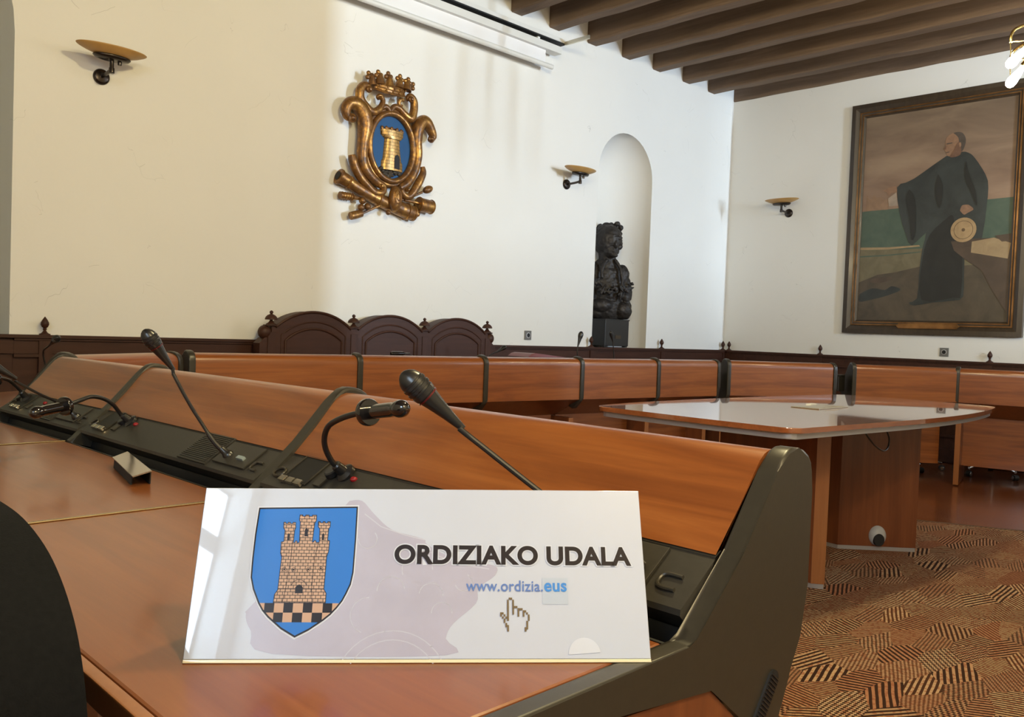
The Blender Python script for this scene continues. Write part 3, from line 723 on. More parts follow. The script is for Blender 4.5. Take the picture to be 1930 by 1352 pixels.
# shield
sh = [(0.0646,0.1757),(0.181,0.179),(0.1813,0.1388),(0.1807,0.1002),(0.1785,.0865),(0.1741,0.0759),(.170,.0675),(0.1645,0.06),(.1575,.0522),(0.1496,0.0456),(0.1346,0.0352),(0.1193,0.0273),(0.103,0.0365),(0.0873,0.0493),(0.0805,.0565),(0.0751,0.0648),(0.0675,0.0806),(0.0636,0.0939),(0.063,0.1154),(0.0632,0.1443)]
cx = sum(p[0] for p in sh)/len(sh); cy = .11
def grow(pts, k, c=(cx, cy)): return [(c[0]+(p[0]-c[0])*k, c[1]+(p[1]-c[1])*k) for p in pts]
flat(grow(sh, 1.025), .0005, 'p_halo', 'shield_halo')
shd = flat(sh, .0007, 'p_black', 'shield')
inner = grow(sh, .973)
flat(inner, .0009, 'p_blue', 'shield_field', parent=shd)
def clip(poly, conv):
    def area(p): return sum(p[i][0]*p[(i+1) % len(p)][1]-p[(i+1) % len(p)][0]*p[i][1] for i in range(len(p)))
    cv = conv if area(conv) > 0 else conv[::-1]
    out = poly
    for i in range(len(cv)):
        a = cv[i]; b = cv[(i+1) % len(cv)]; inp = out; out = []
        if not inp: break
        side = lambda p: (b[0]-a[0])*(p[1]-a[1])-(b[1]-a[1])*(p[0]-a[0])
        for j in range(len(inp)):
            p = inp[j]; q = inp[(j+1) % len(inp)]; sp, sq = side(p), side(q)
            if sp >= 0: out.append(p)
            if sp*sq < 0: t = sp/(sp-sq); out.append((p[0]+(q[0]-p[0])*t, p[1]+(q[1]-p[1])*t))
    return out
ckx = [.06, .0825, .0935, .104, .1146, .1259, .1365, .1482, .1589, .19]
tanb = bmesh.new(); blk = bmesh.new()
for r_, (z0, z1) in enumerate(((.0546, .0652), (.0440, .0546))):
    for i in range(9):
        q = clip([(ckx[i], z0), (ckx[i+1], z0), (ckx[i+1], z1), (ckx[i], z1)], inner)
        if len(q) > 2:
            bm = tanb if (i+r_) % 2 == 0 else blk
            bm.faces.new([bm.verts.new((*p, .0011)) for p in q])
finish(tanb, 'tan_checks', 'p_tan', shd, smooth=False); finish(blk, 'black_checks', 'p_black', shd, smooth=False)
tw = [(0.0921,0.0656),(0.0926,0.0748),(0.0958,0.0801),(0.0963,0.1049),(0.0967,0.1178),(0.0949,0.1219),(0.0945,0.135),(0.0974,0.1357),(0.0975,0.149),(0.0956,0.1518),(0.0953,0.1585),(.0975,.1585),(.0975,.157),(.1003,.157),(.1003,.1585),(.1028,.1585),(.1028,.157),(.106,.157),(.106,.1585),(0.109,0.1585),(0.1096,0.152),(0.1085,0.1491),(0.1084,0.1345),(.1105,.1345),(.1105,.1365),(.1125,.1365),(.1125,.1345),(0.1153,0.1345),(0.1145,0.1591),(0.1131,0.1619),(0.1134,0.1676),(.1165,.1676),(.1165,.166),(.120,.166),(.120,.1676),(.124,.1676),(.124,.166),(.128,.166),(.128,.1676),(0.1328,0.1676),(0.1331,0.1615),(0.1314,0.1579),(0.1302,0.1354),(.132,.1354),(.132,.137),(.1345,.137),(.1345,.135),(0.1385,0.1350),(0.1379,0.1509),(0.1359,0.1537),(0.1354,0.1597),(.138,.1599),(.138,.1583),(.141,.1583),(.141,.1599),(.1435,.1599),(.1435,.1583),(.1465,.1583),(.1465,.1599),(0.1496,0.1599),(0.1497,0.1539),(0.1483,0.1511),(0.1479,0.1377),(0.1504,0.1371),(0.15,0.1246),(0.1483,0.1183),(0.1483,0.1053),(0.1479,0.0811),(0.1509,0.0764),(0.1509,0.0656)]
bm = holes(tw, [], .0012, .0013, plate_fn)
two = finish(bm, 'castle_tower', 'tower_print', shd, smooth=False)
bm = bmesh.new(); ribbon(bm, tw, .0007, .00142, True)
for p in ([(.0955, .1185), (.148, .1185)], [(.097, .118), (.0945, .1225)], [(.0958, .081), (.148, .081)], [(.107, .1345), (.1075, .118), (.1045, .081), (.102, .066)], [(.138, .135), (.1345, .118), (.134, .081), (.1355, .066)],
          [(.1105, .085), (.1125, .089), (.1165, .0915), (.1215, .0915), (.1255, .089), (.128, .085)]): ribbon(bm, p, .0006, .00142)
for c in ((0.1009, 0.1033), (0.1117, 0.103), (0.1284, 0.1035), (0.1428, 0.1042)): ribbon(bm, arc(c[0], c[1], .0022, 0, 360, 12), .0005, .00142)
finish(bm, 'outline', 'p_black', two, smooth=False)
for pts in ([(0.1155,0.0762),(0.1153,0.0825),(.1168,.085),(0.1196,0.0862),(.1224,.085),(0.1240,0.0826),(0.1242,0.0763)],
            *[[(x-w_, y-h_), (x-w_, y+h_*.6), (x, y+h_), (x+w_, y+h_*.6), (x+w_, y-h_)] for x, y, w_, h_ in ((.1224, .1470, .0019, .0050), (.1023, .1414, .0014, .0042), (.1424, .1419, .0014, .0042))],
            *[arc(c[0], c[1], .0011, 0, 330, 10) for c in ((0.1009, 0.1033), (0.1117, 0.103), (0.1284, 0.1035), (0.1428, 0.1042))]):
    bm = bmesh.new(); bm.faces.new([bm.verts.new((*p, .00146)) for p in pts]); finish(bm, 'opening', 'p_black', two, smooth=False)
# lettering
def lettering(body, x0, x1, y0, caph, z, m, name, bold=.0, halo=None, ref='H'):
    def mk(off, zz, mm, nm):
        c = bpy.data.curves.new(nm, 'FONT'); c.body = body; c.size = 1; c.offset = off; c.extrude = 0
        c.space_character = 1.04
        ob = bpy.data.objects.new(nm, c); COL.objects.link(ob); dg = bpy.context.evaluated_depsgraph_get(); dg.update()
        me = bpy.data.meshes.new_from_object(ob.evaluated_get(dg)); bpy.data.objects.remove(ob)
        return me
    m0 = mk(bold, z, m, name)
    xs = [v.co.x for v in m0.vertices]; ys = [v.co.y for v in m0.vertices]
    cap = .729*1.0
    sx = (x1-x0)/(max(xs)-min(xs)); sy = caph
    out = None
    ymax = max(ys)
    for mm, me, zz in ((m, m0, z),) + (((halo, mk(bold+.045, z, m, name), z-.0003),) if halo else ()):
        xmin = min(xs)
        for v in me.vertices: v.co = (x0+(v.co.x-xmin)*sx, y0+v.co.y*sy/ymax, zz)
        o = bpy.data.objects.new(name if mm == m else 'lettering_halo', me); COL.objects.link(o); me.materials.clear(); me.materials.append(M_[mm])
        o.parent = sg if out is None else out
        if out is None: out = o
    return out
lettering('ORDIZIAKO UDALA', .2274, .5140, .1122, .0216, .0012, 'p_black', 'title_lettering', .040, 'p_halo')
lettering('www.ordizia.', .3130, .4046, .0802, .0125, .0012, 'p_url', 'web_address_lettering', .010)
lettering('eus', .4062, .4333, .0804, .0098, .0012, 'p_url2', 'domain_lettering', .022)
flat([(.4038, .0959), (.4349, .0959), (.4349, .0652), (.4038, .0652)], .0006, 'p_stick', 'clear_patch')
hand = ['.....XX..........', '....X..X.........', '....X..X.........', '....X..X.........', '....X..XXX.......', '....X..X..XXX....', '....X..X..X..XX..', 'XX..X..X..X..X.X.', 'X.X.X.....X..X..X', '.X.XX...........X', '..X.X...........X', '..X............X.', '...X...........X.', '...XX..........X.', '....X.........XX.', '....X.........X..']
bm = bmesh.new(); cw = .0348/17; chh = .0384/16
for j, row in enumerate(hand):
    for i, c in enumerate(row):
        if c == 'X':
            x = .3533+i*cw; y = .0727-(j+1)*chh
            bm.faces.new([bm.verts.new(p) for p in ((x, y, .0012), (x+cw, y, .0012), (x+cw, y+chh, .0012), (x, y+chh, .0012))])
finish(bm, 'hand_pointer', 'p_hand', sg, smooth=False)
bm = bmesh.new(); bm.faces.new([bm.verts.new((*p, .0008)) for p in arc(.452, .0085, .019, 8, 172, 20)+[(.433, .0085)]]); finish(bm, 'thumb_notch', 'p_halo', sg, smooth=False)

# ------------------------------------------------------------------ central table
TB = [(2.99, 2.44), (2.976, 2.163), (2.968, 1.848), (2.976, 1.609), (2.986, 1.548), (3.015, 1.515), (3.079, 1.503), (3.521, 1.46), (3.936, 1.419), (4.379, 1.403), (4.801, 1.423), (5.129, 1.465), (5.294, 1.501), (5.363, 1.548), (5.394, 1.755), (5.411, 1.946), (5.4, 2.163), (5.363, 2.353), (5.302, 2.413), (5.144, 2.439), (4.649, 2.499), (4.093, 2.534), (3.413, 2.541), (3.079, 2.508), (3.01, 2.483)]
TBs = [(p.x, p.y) for p in cat([(*p, 0) for p in TB+TB[:1]], 3)[:-1]]
tb = thing('conference_table', 'boat-shaped cherry wood table standing on the patterned carpet', 'table', (4.2, 1.95, .01))
def off(pts, c=(4.2, 1.95), z=0): return [(p[0]-c[0], p[1]-c[1]) for p in pts]
def shrink(pts, d, c=(4.2, 1.95)):
    out = []
    n = len(pts)
    for i in range(n):
        a = Vector(pts[i-1]); b = Vector(pts[(i+1) % n]); t = (b-a).normalized(); nn = Vector((-t.y, t.x))
        p = Vector(pts[i]); q = p+nn*d
        if (q-Vector(c)).length > (p-Vector(c)).length: q = p-nn*d
        out.append((q.x, q.y))
    return out
finish(P(off(TBs), .769, .790, ZP, .003), 'tabletop', wood('cherry_table', (.25, .075, .028), (.33, .105, .036), (.41, .14, .05), rough=.12, coat=1.0), tb, 40)
bpy.data.materials['cherry_table'].node_tree.nodes['Principled BSDF'].inputs['Coat Roughness'].default_value = .02
bpy.data.materials['cherry_table'].node_tree.nodes['Principled BSDF'].inputs['Coat IOR'].default_value = 1.7
finish(P(off(shrink(TBs, .022)), .744, .7688, ZP, .003), 'underside_rim', 'alu', tb, 40)
def pedestal(fp, feetcol='alu'):
    o = finish(P(off(fp), .022, .743, ZP, .001), 'pedestal', 'wood_v', tb, 20)
    finish(P(off(shrink(fp, .004, (sum(p[0] for p in fp)/len(fp), sum(p[1] for p in fp)/len(fp)))), 0, .0218, ZP), 'kick_strip', 'alu', o)
    return o
pd1 = pedestal([(3.683, 1.76), (3.718, 1.712), (3.79, 1.95), (3.80, 2.26), (3.683, 2.26)])
pd2 = pedestal([(4.515, 2.016), (4.80, 1.712), (4.90, 1.82), (4.90, 2.28), (4.55, 2.28)])
# edge strips
for fp in (((3.683, 1.76), (3.718, 1.712)),):
    a, b = Vector(fp[0]), Vector(fp[1]); d = (b-a).normalized(); nrm = Vector((d.y, -d.x))
    if nrm.dot(Vector((-1, -1))) < 0: nrm = -nrm
    q = [a+nrm*.0005, b+nrm*.0005, b+nrm*.003, a+nrm*.003]; finish(P(off([tuple(v) for v in q]), .022, .743, ZP), 'edge_strip', 'wood_edge', pd1)
# hatch on the tabletop
hub = thing('cable_hub', 'satin metal flip-lid cable box sunk in the central table', 'cable box', (4.118, 1.964, .8005))
finish(B((-.16, -.075, 0), (.16, .075, .004), .001), 'frame', 'hub', hub)
bm = bmesh.new(); prism(bm, [(-.15, .004), (-.15, .005), (-.09, .009), (0, .011), (.09, .009), (.15, .005), (.15, .004)], -.068, .02, lambda p, t: (p[0], t, p[1])); finish(bm, 'lid', 'hub', hub)
finish(B((-.03, .03, .004), (.03, .06, .015), .002), 'socket', 'white_plastic', hub)
# grey cable outlet on the pedestal
dd = (Vector((4.80, 1.712))-Vector((4.515, 2.016))).normalized(); nf = Vector((dd.y, -dd.x, 0)); nf = nf if nf.x < 0 else -nf
cc = Vector((4.658, 1.863, .092)) + nf*.001 - Vector((4.2, 1.95, .01))
bm = bmesh.new(); lathe(bm, [(0, 1), (.010, .95), (.022, .7), (.028, .35), (.029, 0)], cc, nf, 28)
for v in bm.verts:
    r = v.co-cc; al_ = r.dot(nf); r -= nf*al_; v.co = cc+nf*al_+Vector((r.x*.046, r.y*.046, r.z*.055))
ol = finish(bm, 'cable_outlet', 'outlet', pd2)
bm = bmesh.new(); c2 = cc+nf*.014+Vector((0, 0, -.018)); lathe(bm, [(0, 1), (.018, .92), (.0185, 0)], c2, nf, 24)
for v in bm.verts:
    r = v.co-c2; al_ = r.dot(nf); r -= nf*al_; v.co = c2+nf*al_+Vector((r.x*.030, r.y*.030, r.z*.036))
finish(bm, 'outlet_hole', 'dark', ol)
cb = finish(T([(3.8, 1.6, 0.739), (3.843, 1.6, 0.708), (3.93, 1.6, 0.661), (4.023, 1.6, 0.632), (4.076, 1.6, 0.646), (4.083, 1.6, 0.688), (4.048, 1.6, 0.725)], .004, 8, 6), 'cable', 'black'); tag(cb, 'thin black cable looping down under the central table', 'cable')

# ------------------------------------------------------------------ arched bench at the back wall
bn = thing('arched_bench', 'dark carved bench of three arched backs against the back wall', 'bench', (3.92, 5.3, 0))
bx0 = [2.905, 3.572, 4.238, 4.915]
prof = [(bx0[0]-3.92, .44), (bx0[0]-3.92, 1.105)]
for i in range(3):
    a, b = bx0[i]+.03, bx0[i+1]-.03; m_ = (a+b)/2; hw = (b-a)/2; rise = .115; R = (hw*hw+rise*rise)/(2*rise)
    for k in range(17):
        x = a+(b-a)*k/16; z = 1.10+rise-(R-math.sqrt(max(R*R-(x-m_)**2, 0))); prof.append((x-3.92, z))
prof += [(bx0[3]-3.92, 1.105), (bx0[3]-3.92, .44)]
pr2 = []
for p in prof:
    if not pr2 or (Vector(p)-Vector(pr2[-1])).length > 1e-4: pr2.append(p)
finish(P(pr2, .0, .135, YP, .003), 'back_panel', 'walnut', bn, 30)
def arcpts(i, inset, z0):
    a, b = bx0[i]+.03+inset, bx0[i+1]-.03-inset; m_ = (a+b)/2; hw = (b-a)/2; rise = .112*hw/.303; R = (hw*hw+rise*rise)/(2*rise)
    return [(a+(b-a)*k/18-3.92, z0+rise-(R-math.sqrt(max(R*R-(a+(b-a)*k/18-m_)**2, 0)))) for k in range(19)]
for i in range(3):
    for inset, z0, rad, dep in ((.0, 1.098, .010, -.002), (.045, 1.045, .006, 0), (.075, 1.008, .009, -.002)):
        p = arcpts(i, inset, z0)
        pts = [(x, dep, z) for x, z in p]
        if inset > .04: pts = [(p[0][0], dep, .55)]+pts+[(p[-1][0], dep, .55)]
        finish(T(pts, rad, 8), 'arch_moulding', 'walnut', bn)
for i, x in enumerate(bx0):
    finish(B((x-.030-3.92, -.006, .44), (x+.030-3.92, -.0005, 1.062), .002), 'post', 'walnut_side', bn)
    finish(B((x-.042-3.92, -.014, 1.102), (x+.042-3.92, .05, 1.112), .003), 'post_cap', 'walnut', bn)
    finish(LA([(0, .036), (.006, .034), (.014, .020), (.028, .010), (.033, .010), (.034, .042), (.040, .043), (.052, .038), (.064, .027), (.071, .012), (.074, .007), (.077, .010), (.083, .013), (.090, .012), (.096, .005), (.098, 0)], (x-3.92, .012, 1.112), seg=24), 'finial', 'walnut', bn)
finish(B((bx0[0]-3.92, -.42, .40), (bx0[3]-3.92, -.001, .44), .006), 'seat', 'walnut', bn)
finish(B((bx0[0]-3.90, -.40, 0.002), (bx0[3]-3.94, -.38, .399)), 'seat_front', 'walnut', bn)
# scrolled side pieces
for s, x in ((-1, bx0[0]-.035), (1, bx0[3]+.035)):
    bm = bmesh.new(); x -= 3.92
    ball(bm, (x-s*-.004, .03, 1.060), (.045, .045, .048)); 
    finish(bm, 'side_scroll', 'walnut', bn)
    finish(P([(x-s*.03, .44), (x-s*.03, 1.04), (x+s*.02, 1.02), (x+s*.055, .985), (x+s*.05, .96), (x+s*.05, .44)], .0, .09, YP, .003), 'side_wing', 'walnut', bn)

# ------------------------------------------------------------------ items on the far desks
fo = finish(P([(-.16, .0), (-.13, .020), (-.10, .026), (.16, .002), (.16, 0)], 0, .22, YP), 'folder', 'folder'); fo.location = (4.22, 4.16, .90); tag(fo, 'maroon document folder propped on the far desk row', 'folder')
fo.location = (4.16, 3.90, .962); fo.rotation_euler = (0, 0, -.115)
tl = thing('desk_telephone', 'dark low device poking above the far desks, below the middle arch', 'device', (3.02, 4.05, .905), -.1)
finish(B((-.06, -.02, 0), (.06, .05, .05), .01), 'body', 'black', tl)
finish(LA([(0, .010), (.01, .014), (.08, .012), (.10, .006), (.13, .004)], (-.03, .0, .064), (1, 0, .02), 16), 'handset', 'gloss', tl)

# ------------------------------------------------------------------ sockets
def socket(loc, rz, label):
    t = thing('wall_socket', label, 'socket', loc, rz, 'grey wall sockets')
    finish(B((-.042, -.012, -.042), (.042, -.0005, .042), .003), 'plate', 'grey_socket', t)
    bm = bmesh.new(); lathe(bm, [(0, .026), (.004, .026), (.0045, .022), (.0046, 0)], (0, -.011, 0), (0, -1, 0), 24); finish(bm, 'socket_ring', 'alu', t)
    bm = bmesh.new(); lathe(bm, [(0, .019), (.0055, .019), (.0056, 0)], (0, -.011, 0), (0, -1, 0), 24); finish(bm, 'socket_hole', 'dark', t)
socket((5.595, YB, 1.099), 0, 'grey wall socket between the arched bench and the bust')
socket((XR, 3.012, 1.083), -PI/2, 'grey wall socket below the large painting')

# ------------------------------------------------------------------ sconces
def make_sconce(loc, rz, label, zoff=.125):
    t = thing('wall_sconce', label, 'wall lamp', loc, rz, 'uplight wall sconces')
    finish(LA([(0, .048), (.008, .048), (.016, .044), (.022, .034), (.023, 0)], (0, -.0005, 0), (0, -1, 0), 28), 'wall_plate', 'sconce_metal', t)
    finish(T([(0, -.02, 0), (0, -.11, .004), (0, -.165, .01)], .011, 12), 'arm', 'sconce_metal', t)
    finish(LA([(0, .013), (.004, .016), (.030, .016), (.036, .012), (.075, .012)], (0, -.175, -.012), (0, 0, 1), 20), 'stem', 'sconce_metal', t)
    finish(LA([(0, .010), (.004, .012), (.022, .012), (.026, .006)], (.045, -.175, .045), (0, 0, 1), 16), 'knob', 'sconce_metal', t)
    finish(LA([(0, .055), (.006, .095), (.018, .108), (.026, .104), (.030, .09)], (0, -.175, .062), (0, 0, 1), 36, sy=.52), 'holder', 'sconce_metal', t, 50)
    pr = [(0, .07), (.006, .105), (.020, .150), (.034, .185), (.042, .198), (.046, .200), (.048, .197), (.044, .185), (.030, .145), (.016, .10), (.010, .07), (.009, 0)]
    finish(LA(pr, (0, -.175, .084), (0, 0, 1), 48, sy=.46), 'glass_shade', 'amber', t, 60)
    return t
make_sconce((1.833, YB, 2.573), 0, 'amber glass wall sconce at the left of the gilded crest')
make_sconce((6.045, YB, 2.546), 0, 'amber glass wall sconce just left of the arched niche')
make_sconce((XR, 4.735, 2.576), -PI/2, 'amber glass wall sconce beside the large painting')

# ------------------------------------------------------------------ projection screen
ps = thing('projection_screen', 'white roll-up projection screen high on the back wall', 'projection screen', (3.6, YB, 3.65))
finish(B((-2.6, -.15, .02), (2.16, -.05, .085), .008), 'casing', 'white_plastic', ps)
finish(B((-2.55, -.112, -.10), (1.98, -.110, .02)), 'screen_fabric', 'screen', ps)
finish(T([(-2.62, -.125, -.115), (2.06, -.125, -.115)], .021, 16), 'bottom_bar', 'white_plastic', ps)
finish(B((-2.6, -.13, .135), (2.22, -.03, .170), .004), 'rail', 'white_plastic', ps)
finish(B((-2.6, -.128, .122), (2.22, -.06, .1345)), 'rail_slot', 'dark', ps)
for x in (-1.6, .2, 1.9): finish(B((x-.015, -.10, .05), (x+.015, -.002, .14), .002), 'mount', 'white_plastic', ps)
finish(B((2.205, -.42, .118), (2.225, -.13, .150), .001), 'side_arm', 'hub', ps)

# ------------------------------------------------------------------ painting
pt = thing('painting', 'large framed painting of a dark-robed man pointing out to sea', 'painting', (XR, 3.20, 2.44), -PI/2)
# local x: along wall; world y = 3.20 - x
def pw(y, z): return (3.20-y, z-2.44)
y0, y1, z0, z1 = 4.035, 2.33, 1.249, 3.645
def ringbox(t, name, a, b, d0, d1, m):
    """picture-frame ring between inset a and inset b, from depth d0 to d1"""
    X0, X1 = 3.20-y0, 3.20-y1; Z0, Z1 = z0-2.44, z1-2.44
    bm = bmesh.new()
    def ring(ins, d): return [bm.verts.new(p) for p in ((X0+ins, -d, Z0+ins), (X1-ins, -d, Z0+ins), (X1-ins, -d, Z1-ins), (X0+ins, -d, Z1-ins))]
    r = [ring(a, .002), ring(a, d0), ring(b, d1), ring(b, .002)]
    for i in range(4):
        for k in range(4): bm.faces.new((r[i][k], r[i][(k+1) % 4], r[(i+1) % 4][(k+1) % 4], r[(i+1) % 4][k]))
    return finish(bm, name, m, t, 20)
ringbox(pt, 'outer_frame', 0, .045, .055, .062, 'frame_wood')
ringbox(pt, 'cove', .0452, .085, .060, .040, 'frame_wood')
ringbox(pt, 'gilt_bead', .0852, .098, .048, .050, 'frame_gold')
ringbox(pt, 'frame_step', .0982, .112, .040, .036, 'frame_wood')
ringbox(pt, 'gilt_bead', .1122, .122, .040, .041, 'frame_gold')
ringbox(pt, 'inner_step', .1222, .140, .030, .020, 'frame_wood')
finish(P([pw(3.447, 1.357), pw(2.895, 1.362), pw(2.867, 1.335), pw(2.893, 1.309), pw(3.445, 1.306), pw(3.47, 1.33)], -.062, -.0505, YP, .002), 'title_plaque', 'frame_gold', pt)
cv = finish(P([pw(3.90, 1.38), pw(2.465, 1.38), pw(2.465, 3.512), pw(3.90, 3.512)], -.012, -.003, YP), 'canvas', 'pt_sky', pt)
lay = [0]
def pp(name, pts, m, sm=0):
    lay[0] += 1; d = .0122+.0004*lay[0]
    if sm: pts = [(p.x, p.y) for p in cat([(*p, 0) for p in pts+pts[:1]], sm)[:-1]]
    return finish(holes([pw(*p) for p in pts], [], -d, -d+.0003, YP), name, m, cv, smooth=False)
EL, ER = 3.896, 2.468
pp('painted_sea', [(EL, 2.526), (ER, 2.561), (ER, 2.10), (EL, 2.10)], 'pt_sea')
pp('painted_shore', [(EL, 2.118), (3.289, 2.113), (ER, 2.168), (ER, 1.6), (EL, 1.6)], 'pt_shore')
pp('painted_ground', [(EL, 1.782), (3.70, 1.86), (3.533, 1.879), (3.28, 1.933), (2.9, 1.93), (ER, 1.95), (ER, 1.383), (EL, 1.383)], 'pt_ground')
pp('painted_surf', [(EL, 2.150), (3.6, 2.140), (3.3, 2.150), (3.29, 2.135), (3.6, 2.118), (EL, 2.122)], 'pt_paper')
pp('painted_surf', [(EL, 2.06), (3.6, 2.065), (3.28, 2.085), (3.28, 2.075), (3.6, 2.052), (EL, 2.045)], 'pt_sea')
pp('painted_rock', [(3.88, 1.66), (3.75, 1.72), (3.62, 1.70), (3.55, 1.74), (3.46, 1.70), (3.60, 1.64), (3.76, 1.60), (3.88, 1.58)], 'pt_robe', 3)
pp('painted_rock', [(3.80, 1.80), (3.70, 1.83), (3.55, 1.83), (3.60, 1.79), (3.72, 1.77)], 'pt_table', 3)
pp('painted_town', [(3.857, 2.53), (3.853, 2.703), (3.83, 2.66), (3.80, 2.655), (3.777, 2.69), (3.75, 2.66), (3.715, 2.67), (3.68, 2.64), (3.632, 2.632), (3.628, 2.53)], 'pt_town')
pp('painted_head', [(3.078, 3.016), (3.092, 3.06), (3.104, 3.075), (3.092, 3.106), (3.098, 3.13), (3.093, 3.185), (3.06, 3.22), (3.0, 3.235), (2.945, 3.21), (2.914, 3.13), (2.933, 3.037), (2.96, 2.99), (3.03, 2.985)], 'pt_skin', 3)
pp('painted_hair', [(3.03, 3.232), (2.985, 3.236), (2.94, 3.215), (2.912, 3.15), (2.925, 3.07), (2.95, 3.04), (2.972, 3.11), (2.982, 3.18)], 'pt_hair', 3)
pp('painted_cuff', [(3.632, 2.643), (3.549, 2.70), (3.527, 2.562), (3.618, 2.564)], 'pt_cuff')
robe = [(3.078, 3.016), (3.02, 3.00), (2.942, 3.038), (2.88, 3.02), (2.832, 2.977), (2.75, 2.85), (2.697, 2.733), (2.69, 2.60), (2.695, 2.524), (2.722, 2.193), (2.80, 2.185), (2.883, 2.202), (2.87, 2.037), (2.865, 1.843), (2.863, 1.63), (2.943, 1.591), (3.15, 1.57), (3.318, 1.541), (3.369, 1.571), (3.293, 1.612), (3.285, 1.853), (3.268, 2.092), (3.239, 2.271), (3.368, 2.147), (3.433, 2.262), (3.503, 2.469), (3.546, 2.747), (3.46, 2.79), (3.382, 2.822), (3.29, 2.88), (3.196, 2.942)]
pp('painted_robe', robe, 'pt_robe', 2)
pp('painted_fold', [(3.05, 2.40), (2.99, 2.42), (2.95, 2.2), (2.90, 2.15), (2.88, 1.66), (2.95, 1.62), (3.25, 1.60), (3.26, 2.0), (3.2, 2.25)], 'pt_robe2', 3)
pp('painted_hand', [(3.70, 2.735), (3.66, 2.738), (3.637, 2.752), (3.557, 2.762), (3.545, 2.70), (3.60, 2.70), (3.623, 2.668), (3.64, 2.70), (3.66, 2.715)], 'pt_skin', 2)
pp('painted_hand', [(2.932, 2.466), (2.916, 2.514), (2.87, 2.52), (2.844, 2.508), (2.81, 2.47), (2.86, 2.44), (2.894, 2.425)], 'pt_skin', 3)
pp('painted_table', [(2.999, 2.169), (2.793, 2.187), (ER, 2.187), (ER, 1.46), (2.63, 1.724), (2.707, 1.878), (2.873, 1.998), (2.967, 2.08)], 'pt_table')
pp('painted_paper', [(2.809, 2.159), (2.618, 2.188), (2.470, 2.13), (2.49, 1.984), (2.813, 2.054)], 'pt_paper')
pp('painted_book', [(2.61, 2.206), (2.470, 2.220), (2.470, 2.15), (2.548, 2.146)], 'pt_table')
circ = lambda r: [(2.891+r*math.cos(2*PI*k/28), 2.277+r*1.02*math.sin(2*PI*k/28)) for k in range(28)]
pp('painted_disc', circ(.117), 'pt_globe'); pp('painted_ring', circ(.088), 'pt_line'); pp('painted_disc', circ(.083), 'pt_globe'); pp('painted_ring', circ(.016), 'pt_line')
pp('painted_cheek', [(3.00, 3.10), (2.97, 3.14), (2.95, 3.08), (2.955, 3.01), (3.02, 2.992), (3.05, 3.005), (3.02, 3.04)], 'pt_cheek', 3)
pp('painted_nose', [(3.090, 3.12), (3.108, 3.082), (3.088, 3.075)], 'pt_cheek')
pp('painted_mouth', [(3.085, 3.050), (3.055, 3.052), (3.056, 3.044), (3.083, 3.044)], 'pt_hair')
pp('painted_ear', [(2.972, 3.125), (2.955, 3.13), (2.950, 3.10), (2.962, 3.085)], 'pt_skin', 3)
pp('painted_fold', [(3.42, 2.72), (3.36, 2.60), (3.34, 2.30), (3.37, 2.20), (3.40, 2.40), (3.45, 2.62)], 'pt_robe2', 3)
pp('painted_fold', [(2.90, 2.95), (2.86, 2.80), (2.80, 2.65), (2.78, 2.5), (2.83, 2.62), (2.90, 2.78)], 'pt_robe2', 3)
pp('painted_fold', [(3.15, 2.85), (3.10, 2.70), (3.12, 2.5), (3.17, 2.68)], 'pt_robe2', 3)
pp('painted_brow', [(3.085, 3.135), (3.03, 3.14), (3.03, 3.13), (3.085, 3.125)], 'pt_hair')

# ------------------------------------------------------------------ gilded crest
cr = thing('coat_of_arms', 'carved gilded coat of arms with crown, blue oval and tower', 'coat of arms', (4.0, 5.40, 2.5))
def q3(pts, y=0.0): return [(p[0], y, p[1]) for p in pts]
def gt(name, pts, rad, y=.02, seg=14, sm=5, flat_=1.0): return finish(T(q3(pts, y), rad, seg, sm, up=(0, 1, 0), flat=flat_), name, 'gild', cr, 60)
oc = (-.058, .012); ra, rb = .192, .243
def ov(k, e=0): return [(oc[0]+(ra*k+e)*math.cos(2*PI*i/48), oc[1]+(rb*k+e)*math.sin(2*PI*i/48)) for i in range(48)]
bm = bmesh.new(); prism(bm, ov(1.0), .03, .07, YP); ovp = finish(bm, 'blue_oval', 'crest_blue', cr)
bm = bmesh.new(); p = ov(1.0, .016); tube(bm, q3(p+p[:1], .022), .024, 12, flat=1.3, up=(0, 1, 0)); finish(bm, 'oval_frame', 'gild', cr, 60)
bm = bmesh.new(); p = ov(1.0, .042); tube(bm, q3(p+p[:1], .045), .026, 10); finish(bm, 'outer_moulding', 'gild', cr, 60)
left=[(-0.442, 0.155), (-0.471, 0.169), (-0.481, 0.221), (-0.446, 0.272), (-0.381, 0.271), (-0.332, 0.217), (-0.308, 0.133), (-0.319, 0.031), (-0.327, -0.06), (-0.318, -0.148), (-0.28, -0.211), (-0.211, -0.261), (-0.122, -0.298)]
gt('acanthus_scroll', left, [.018, .030, .040, .046, .054, .062, .060, .048, .044, .040, .042, .036, .028])
gt('lower_scroll', [(-0.418, -0.105), (-0.407, -0.143), (-0.382, -0.198), (-0.338, -0.255), (-0.276, -0.306), (-0.207, -0.351), (-0.139, -0.346), (-0.116, -0.307), (-0.148, -0.287), (-0.172, -0.305)], [.026, .034, .034, .032, .030, .030, .028, .022, .018, .012])
right=[(0.304, 0.136), (0.334, 0.152), (0.341, 0.185), (0.285, 0.259), (0.237, 0.271), (0.19, 0.209), (0.182, 0.103), (0.197, 0.001), (0.182, -0.096), (0.149, -0.175), (0.093, -0.246), (0.03, -0.286)]
gt('acanthus_scroll', right, [.016, .026, .034, .046, .050, .052, .044, .038, .036, .034, .034, .028])
